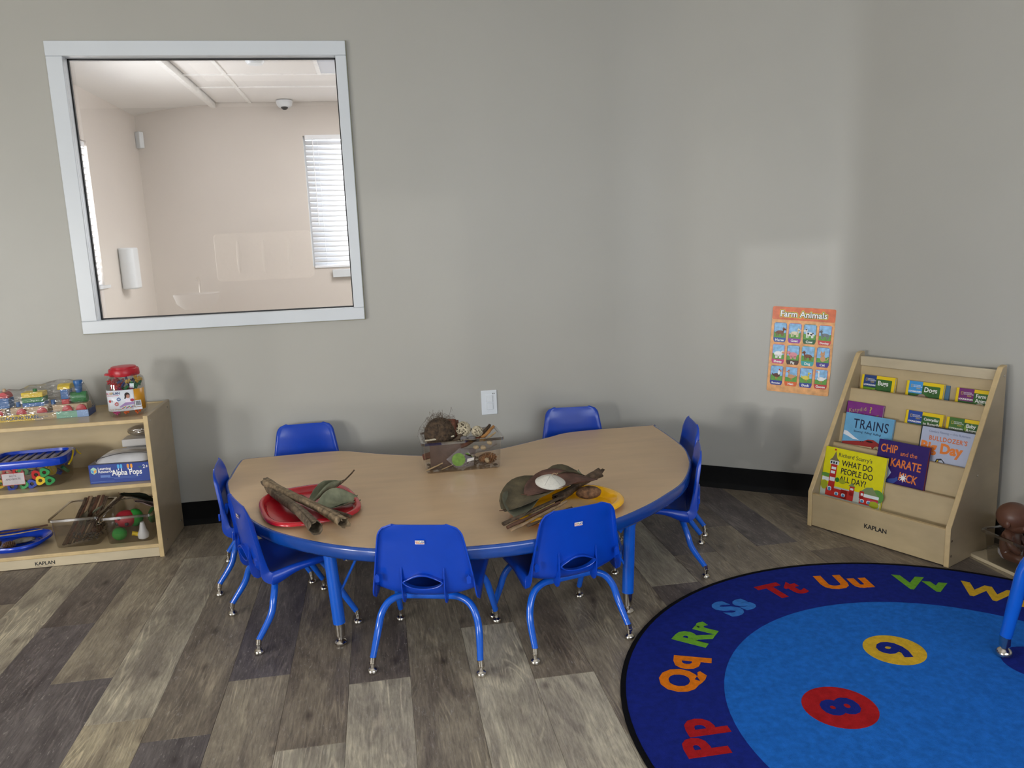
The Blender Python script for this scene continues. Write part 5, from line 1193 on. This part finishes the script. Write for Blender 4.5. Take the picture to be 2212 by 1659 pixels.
def board(label, u0, top, d, z, sq_hex, lines, art, w=.155):
    t = book('board_book', label, u0, w, .158, top, d, z, .014, mat('board_yellow', 'e8c818', rough=.3, noise=.01))
    H = .158
    flat('green_panel', [rrect(.013, .006, w-.013, H-.014, .004)], mat('board_green', '32602a', rough=.35, noise=.2, scale=40), t, z=.0003)
    sqp = flat('colour_square', [rect(.012, H-.051, .070, H)], pm_('sq_'+sq_hex, sq_hex), t, z=.0007)
    LY = pm_('logo_yellow', 'c8b048')
    flat('logo_frame', [rect(.021, H-.026, .0225, H-.014), rect(.028, H-.026, .0295, H-.014), rect(.021, H-.026, .0295, H-.0245), rect(.021, H-.0155, .0295, H-.014)], LY, sqp, z=.0011)
    text('NATIONAL', .0062, WH, sqp, (.031, H-.0185, .0012)); text('GEOGRAPHIC', .0062, WH, sqp, (.031, H-.0245, .0012)); text('KiDS', .008, LY, sqp, (.045, H-.032, .0012), bold=.02)
    text('LOOK&LEARN', .0092, WH, sqp, (.0145, H-.046, .0012), bold=.035, sx=.92)
    sz = {1: .0285, 2: .021}[len(lines)]
    for i, s in enumerate(lines): text(s, sz if len(s) < 9 else .0155, WH, t, (.078, H-(.040 if len(lines) == 1 else .032)-i*.0185, .0009), bold=.018, sx=.92)
    art(t, H); return t
def A_bugs(t, H): P_(t, 'lawn_print', [[(.014, .06), (.014, H-.055), (.07, H-.055), (.07, .06)]], '6c9a28', .0008); P_(t, 'bug_shadow', [oval(.068, H-.09, .036, .028, 18)], 'c8a888', .0010); P_(t, 'bug_print', [oval(.068, H-.092, .033, .027, 18)], 'a03028', .0013)
def A_dogs(t, H): P_(t, 'dog_ears', [oval(.052, H-.066, .010, .008, 12), oval(.092, H-.066, .010, .008, 12)], '6c4a38', .0010); P_(t, 'dog_head', [oval(.072, H-.066, .018, .016, 16)], '9c8878', .0012); P_(t, 'dog_muzzle', [oval(.072, H-.074, .010, .010, 12)], 'ddd8d0', .0015); P_(t, 'dog_eyes', [oval(.064, H-.066, .0025, .0025, 8), oval(.080, H-.066, .0025, .0025, 8), oval(.072, H-.074, .004, .003, 8)], '181414', .0018)
def A_farm(t, H): P_(t, 'chick_print', [oval(.060, H-.070, .016, .010, 14), oval(.098, H-.066, .018, .014, 14)], 'd8d4c4', .0007); P_(t, 'chick_face', [oval(.100, H-.066, .010, .010, 12)], 'd8bc78', .0010)
def A_cat(t, H): P_(t, 'wing_print', [oval(.03, H-.066, .022, .010, 14, .4), oval(.065, H-.068, .020, .008, 14, -.3)], '8c4020', .0012); P_(t, 'wing_vein', [oval(.04+.01*k, H-.062-.004*(k % 2), .004, .0015, 8) for k in range(5)], '181414', .0014)
def A_baby(t, H): P_(t, 'leaf_print', [oval(.078, H-.035, .006, .014, 12), oval(.085, H-.050, .005, .012, 12)], '7c9a3c', .0007)
board('yellow-framed board book about bugs, topmost tier, first from the left', .037, .643, .318, .640, '24407c', ['Bugs'], A_bugs)
board('yellow-framed board book with a puppy face, middle of the topmost tier', .243, .641, .318, .640, '3c94d8', ['Dogs'], A_dogs, .157)
board('yellow-framed board book with a purple square, right end of the topmost tier', .450, .637, .318, .640, '70286c', ['Farm', 'Animals'], A_farm, .142)
board('yellow-framed board book with a butterfly wing, fourth tier behind the white book', .289, .532, .250, .585, '22489c', ['Caterpillar', 'to Butterfly'], A_cat)
board('yellow-framed board book with a green square, right end of the fourth tier', .457, .530, .250, .585, '44702c', ['Baby', 'Animals'], A_baby, .138)
o = tag(obj('board_book', G().box((.0, 0, -.012), (.155, .150, 0)), pm_('cover_steel', '4a7090')), 'thin blue-grey book hidden behind the puppy board book', 'book')
bz_ = .636-.150*c_; o.matrix_world = frame(BMAT @ V((.262, .334-(.64-bz_)*tl, bz_)), BU, (-BMv*c_+V((0, 0, s_))).cross(BU))

# ============================================================ DOLL BIN (right edge)
pl = tag(obj('wooden_board', G().box((0, -.75, .0005), (.24, .02, .014)), BIRCHP, bevel=.002), 'low wooden board on the floor under the doll bin', 'board')
pl.location = (2.228, -1.275, 0); pl.rotation_euler = (0, 0, radians(5))
db = clear_bin('clear_bin', 'smoky clear bin holding dolls beside the book display', 'bin', 2.240, 2.430, -1.690, -1.312, .0145, .122, rotz=radians(5), taper=.93)
SKIN = mat('doll_brown_vinyl', (.135, .058, .035), rough=.4, noise=.04)
SKINP = mat('doll_pink_vinyl', (.55, .22, .20), rough=.4, noise=.04)
def doll(label, loc, rotz, skin, s=1.0):
    t = thing('baby_doll', label, 'doll', loc, rotz)
    vs = [(0, 0, .035), (0, .004, .07), (0, .004, .10), (0, 0, .124), (0, -.003, .136), (0, -.005, .148),
          (-.034, 0, .108), (-.050, -.010, .085), (-.048, -.032, .062), (-.040, -.048, .052),
          (.034, 0, .108), (.050, -.010, .085), (.048, -.032, .062), (.040, -.048, .052),
          (-.026, -.005, .030), (-.045, -.045, .034), (-.030, -.078, .020), (-.020, -.090, .026),
          (.026, -.005, .030), (.045, -.045, .034), (.030, -.078, .020), (.020, -.090, .026)]
    es = [(0, 1), (1, 2), (2, 3), (3, 4), (4, 5), (2, 6), (6, 7), (7, 8), (8, 9), (2, 10), (10, 11), (11, 12), (12, 13), (0, 14), (14, 15), (15, 16), (16, 17), (0, 18), (18, 19), (19, 20), (20, 21)]
    rd = [.038, .040, .034, .020, .020, .018, .018, .016, .013, .011, .018, .016, .013, .011, .024, .020, .014, .011, .024, .020, .014, .011]
    me = bpy.data.meshes.new('body'); me.from_pydata([tuple(c*s for c in v) for v in vs], es, []); me.materials.append(skin)
    b = bpy.data.objects.new('body', me); COL.objects.link(b); b.parent = t
    b.modifiers.new('skin', 'SKIN')
    bm = bmesh.new(); bm.from_mesh(me); ly = bm.verts.layers.skin.verify()
    for v, r_ in zip(bm.verts, rd): v[ly].radius = (r_*s*.92, r_*s*.92)
    bm.verts.ensure_lookup_table(); bm.verts[0][ly].use_root = True; bm.to_mesh(me); bm.free()
    b.modifiers['skin'].use_smooth_shade = True
    md = b.modifiers.new('sub', 'SUBSURF'); md.levels = 2; md.render_levels = 2
    obj('head', G().ell((0, -.004*s, .172*s), (.056*s, .058*s, .052*s), 24, 16).ell((0, -.020*s, .148*s), (.044*s, .040*s, .034*s), 20, 12), skin, t, angle=180)
    for sx in (-1, 1):
        obj('ear', G().ell((sx*.055*s, -.002*s, .156*s), (.006*s, .010*s, .013*s), 10, 8), skin, t)
        obj('eye', G().ell((sx*.020*s, -.056*s, .162*s), (.008*s, .006*s, .005*s), 10, 6), BLACKG, t)
        obj('cheek', G().ell((sx*.022*s, -.048*s, .143*s), (.015*s, .013*s, .013*s), 10, 6), skin, t)
    obj('nose', G().ell((0, -.062*s, .152*s), (.008*s, .008*s, .007*s), 10, 6), skin, t)
    obj('mouth', G().ell((0, -.060*s, .138*s), (.011*s, .004*s, .003*s), 10, 6), mat('doll_mouth', (.10, .02, .02)), t)
    obj('nappy', G().lathe([(.028*s, .014*s), (.039*s, .03*s), (.0395*s, .044*s), (.038*s, .047*s)], n=18, cap=False), pm_('nappy_white', (.6, .6, .66)), t)
    return t
doll('brown baby doll with a white nappy sitting in the clear bin', (2.300, -1.378, .020), radians(30), SKIN, 1.04)
doll('pink baby doll leaning beside the brown doll in the bin', (2.350, -1.545, .022), radians(-30), SKINP, .92)
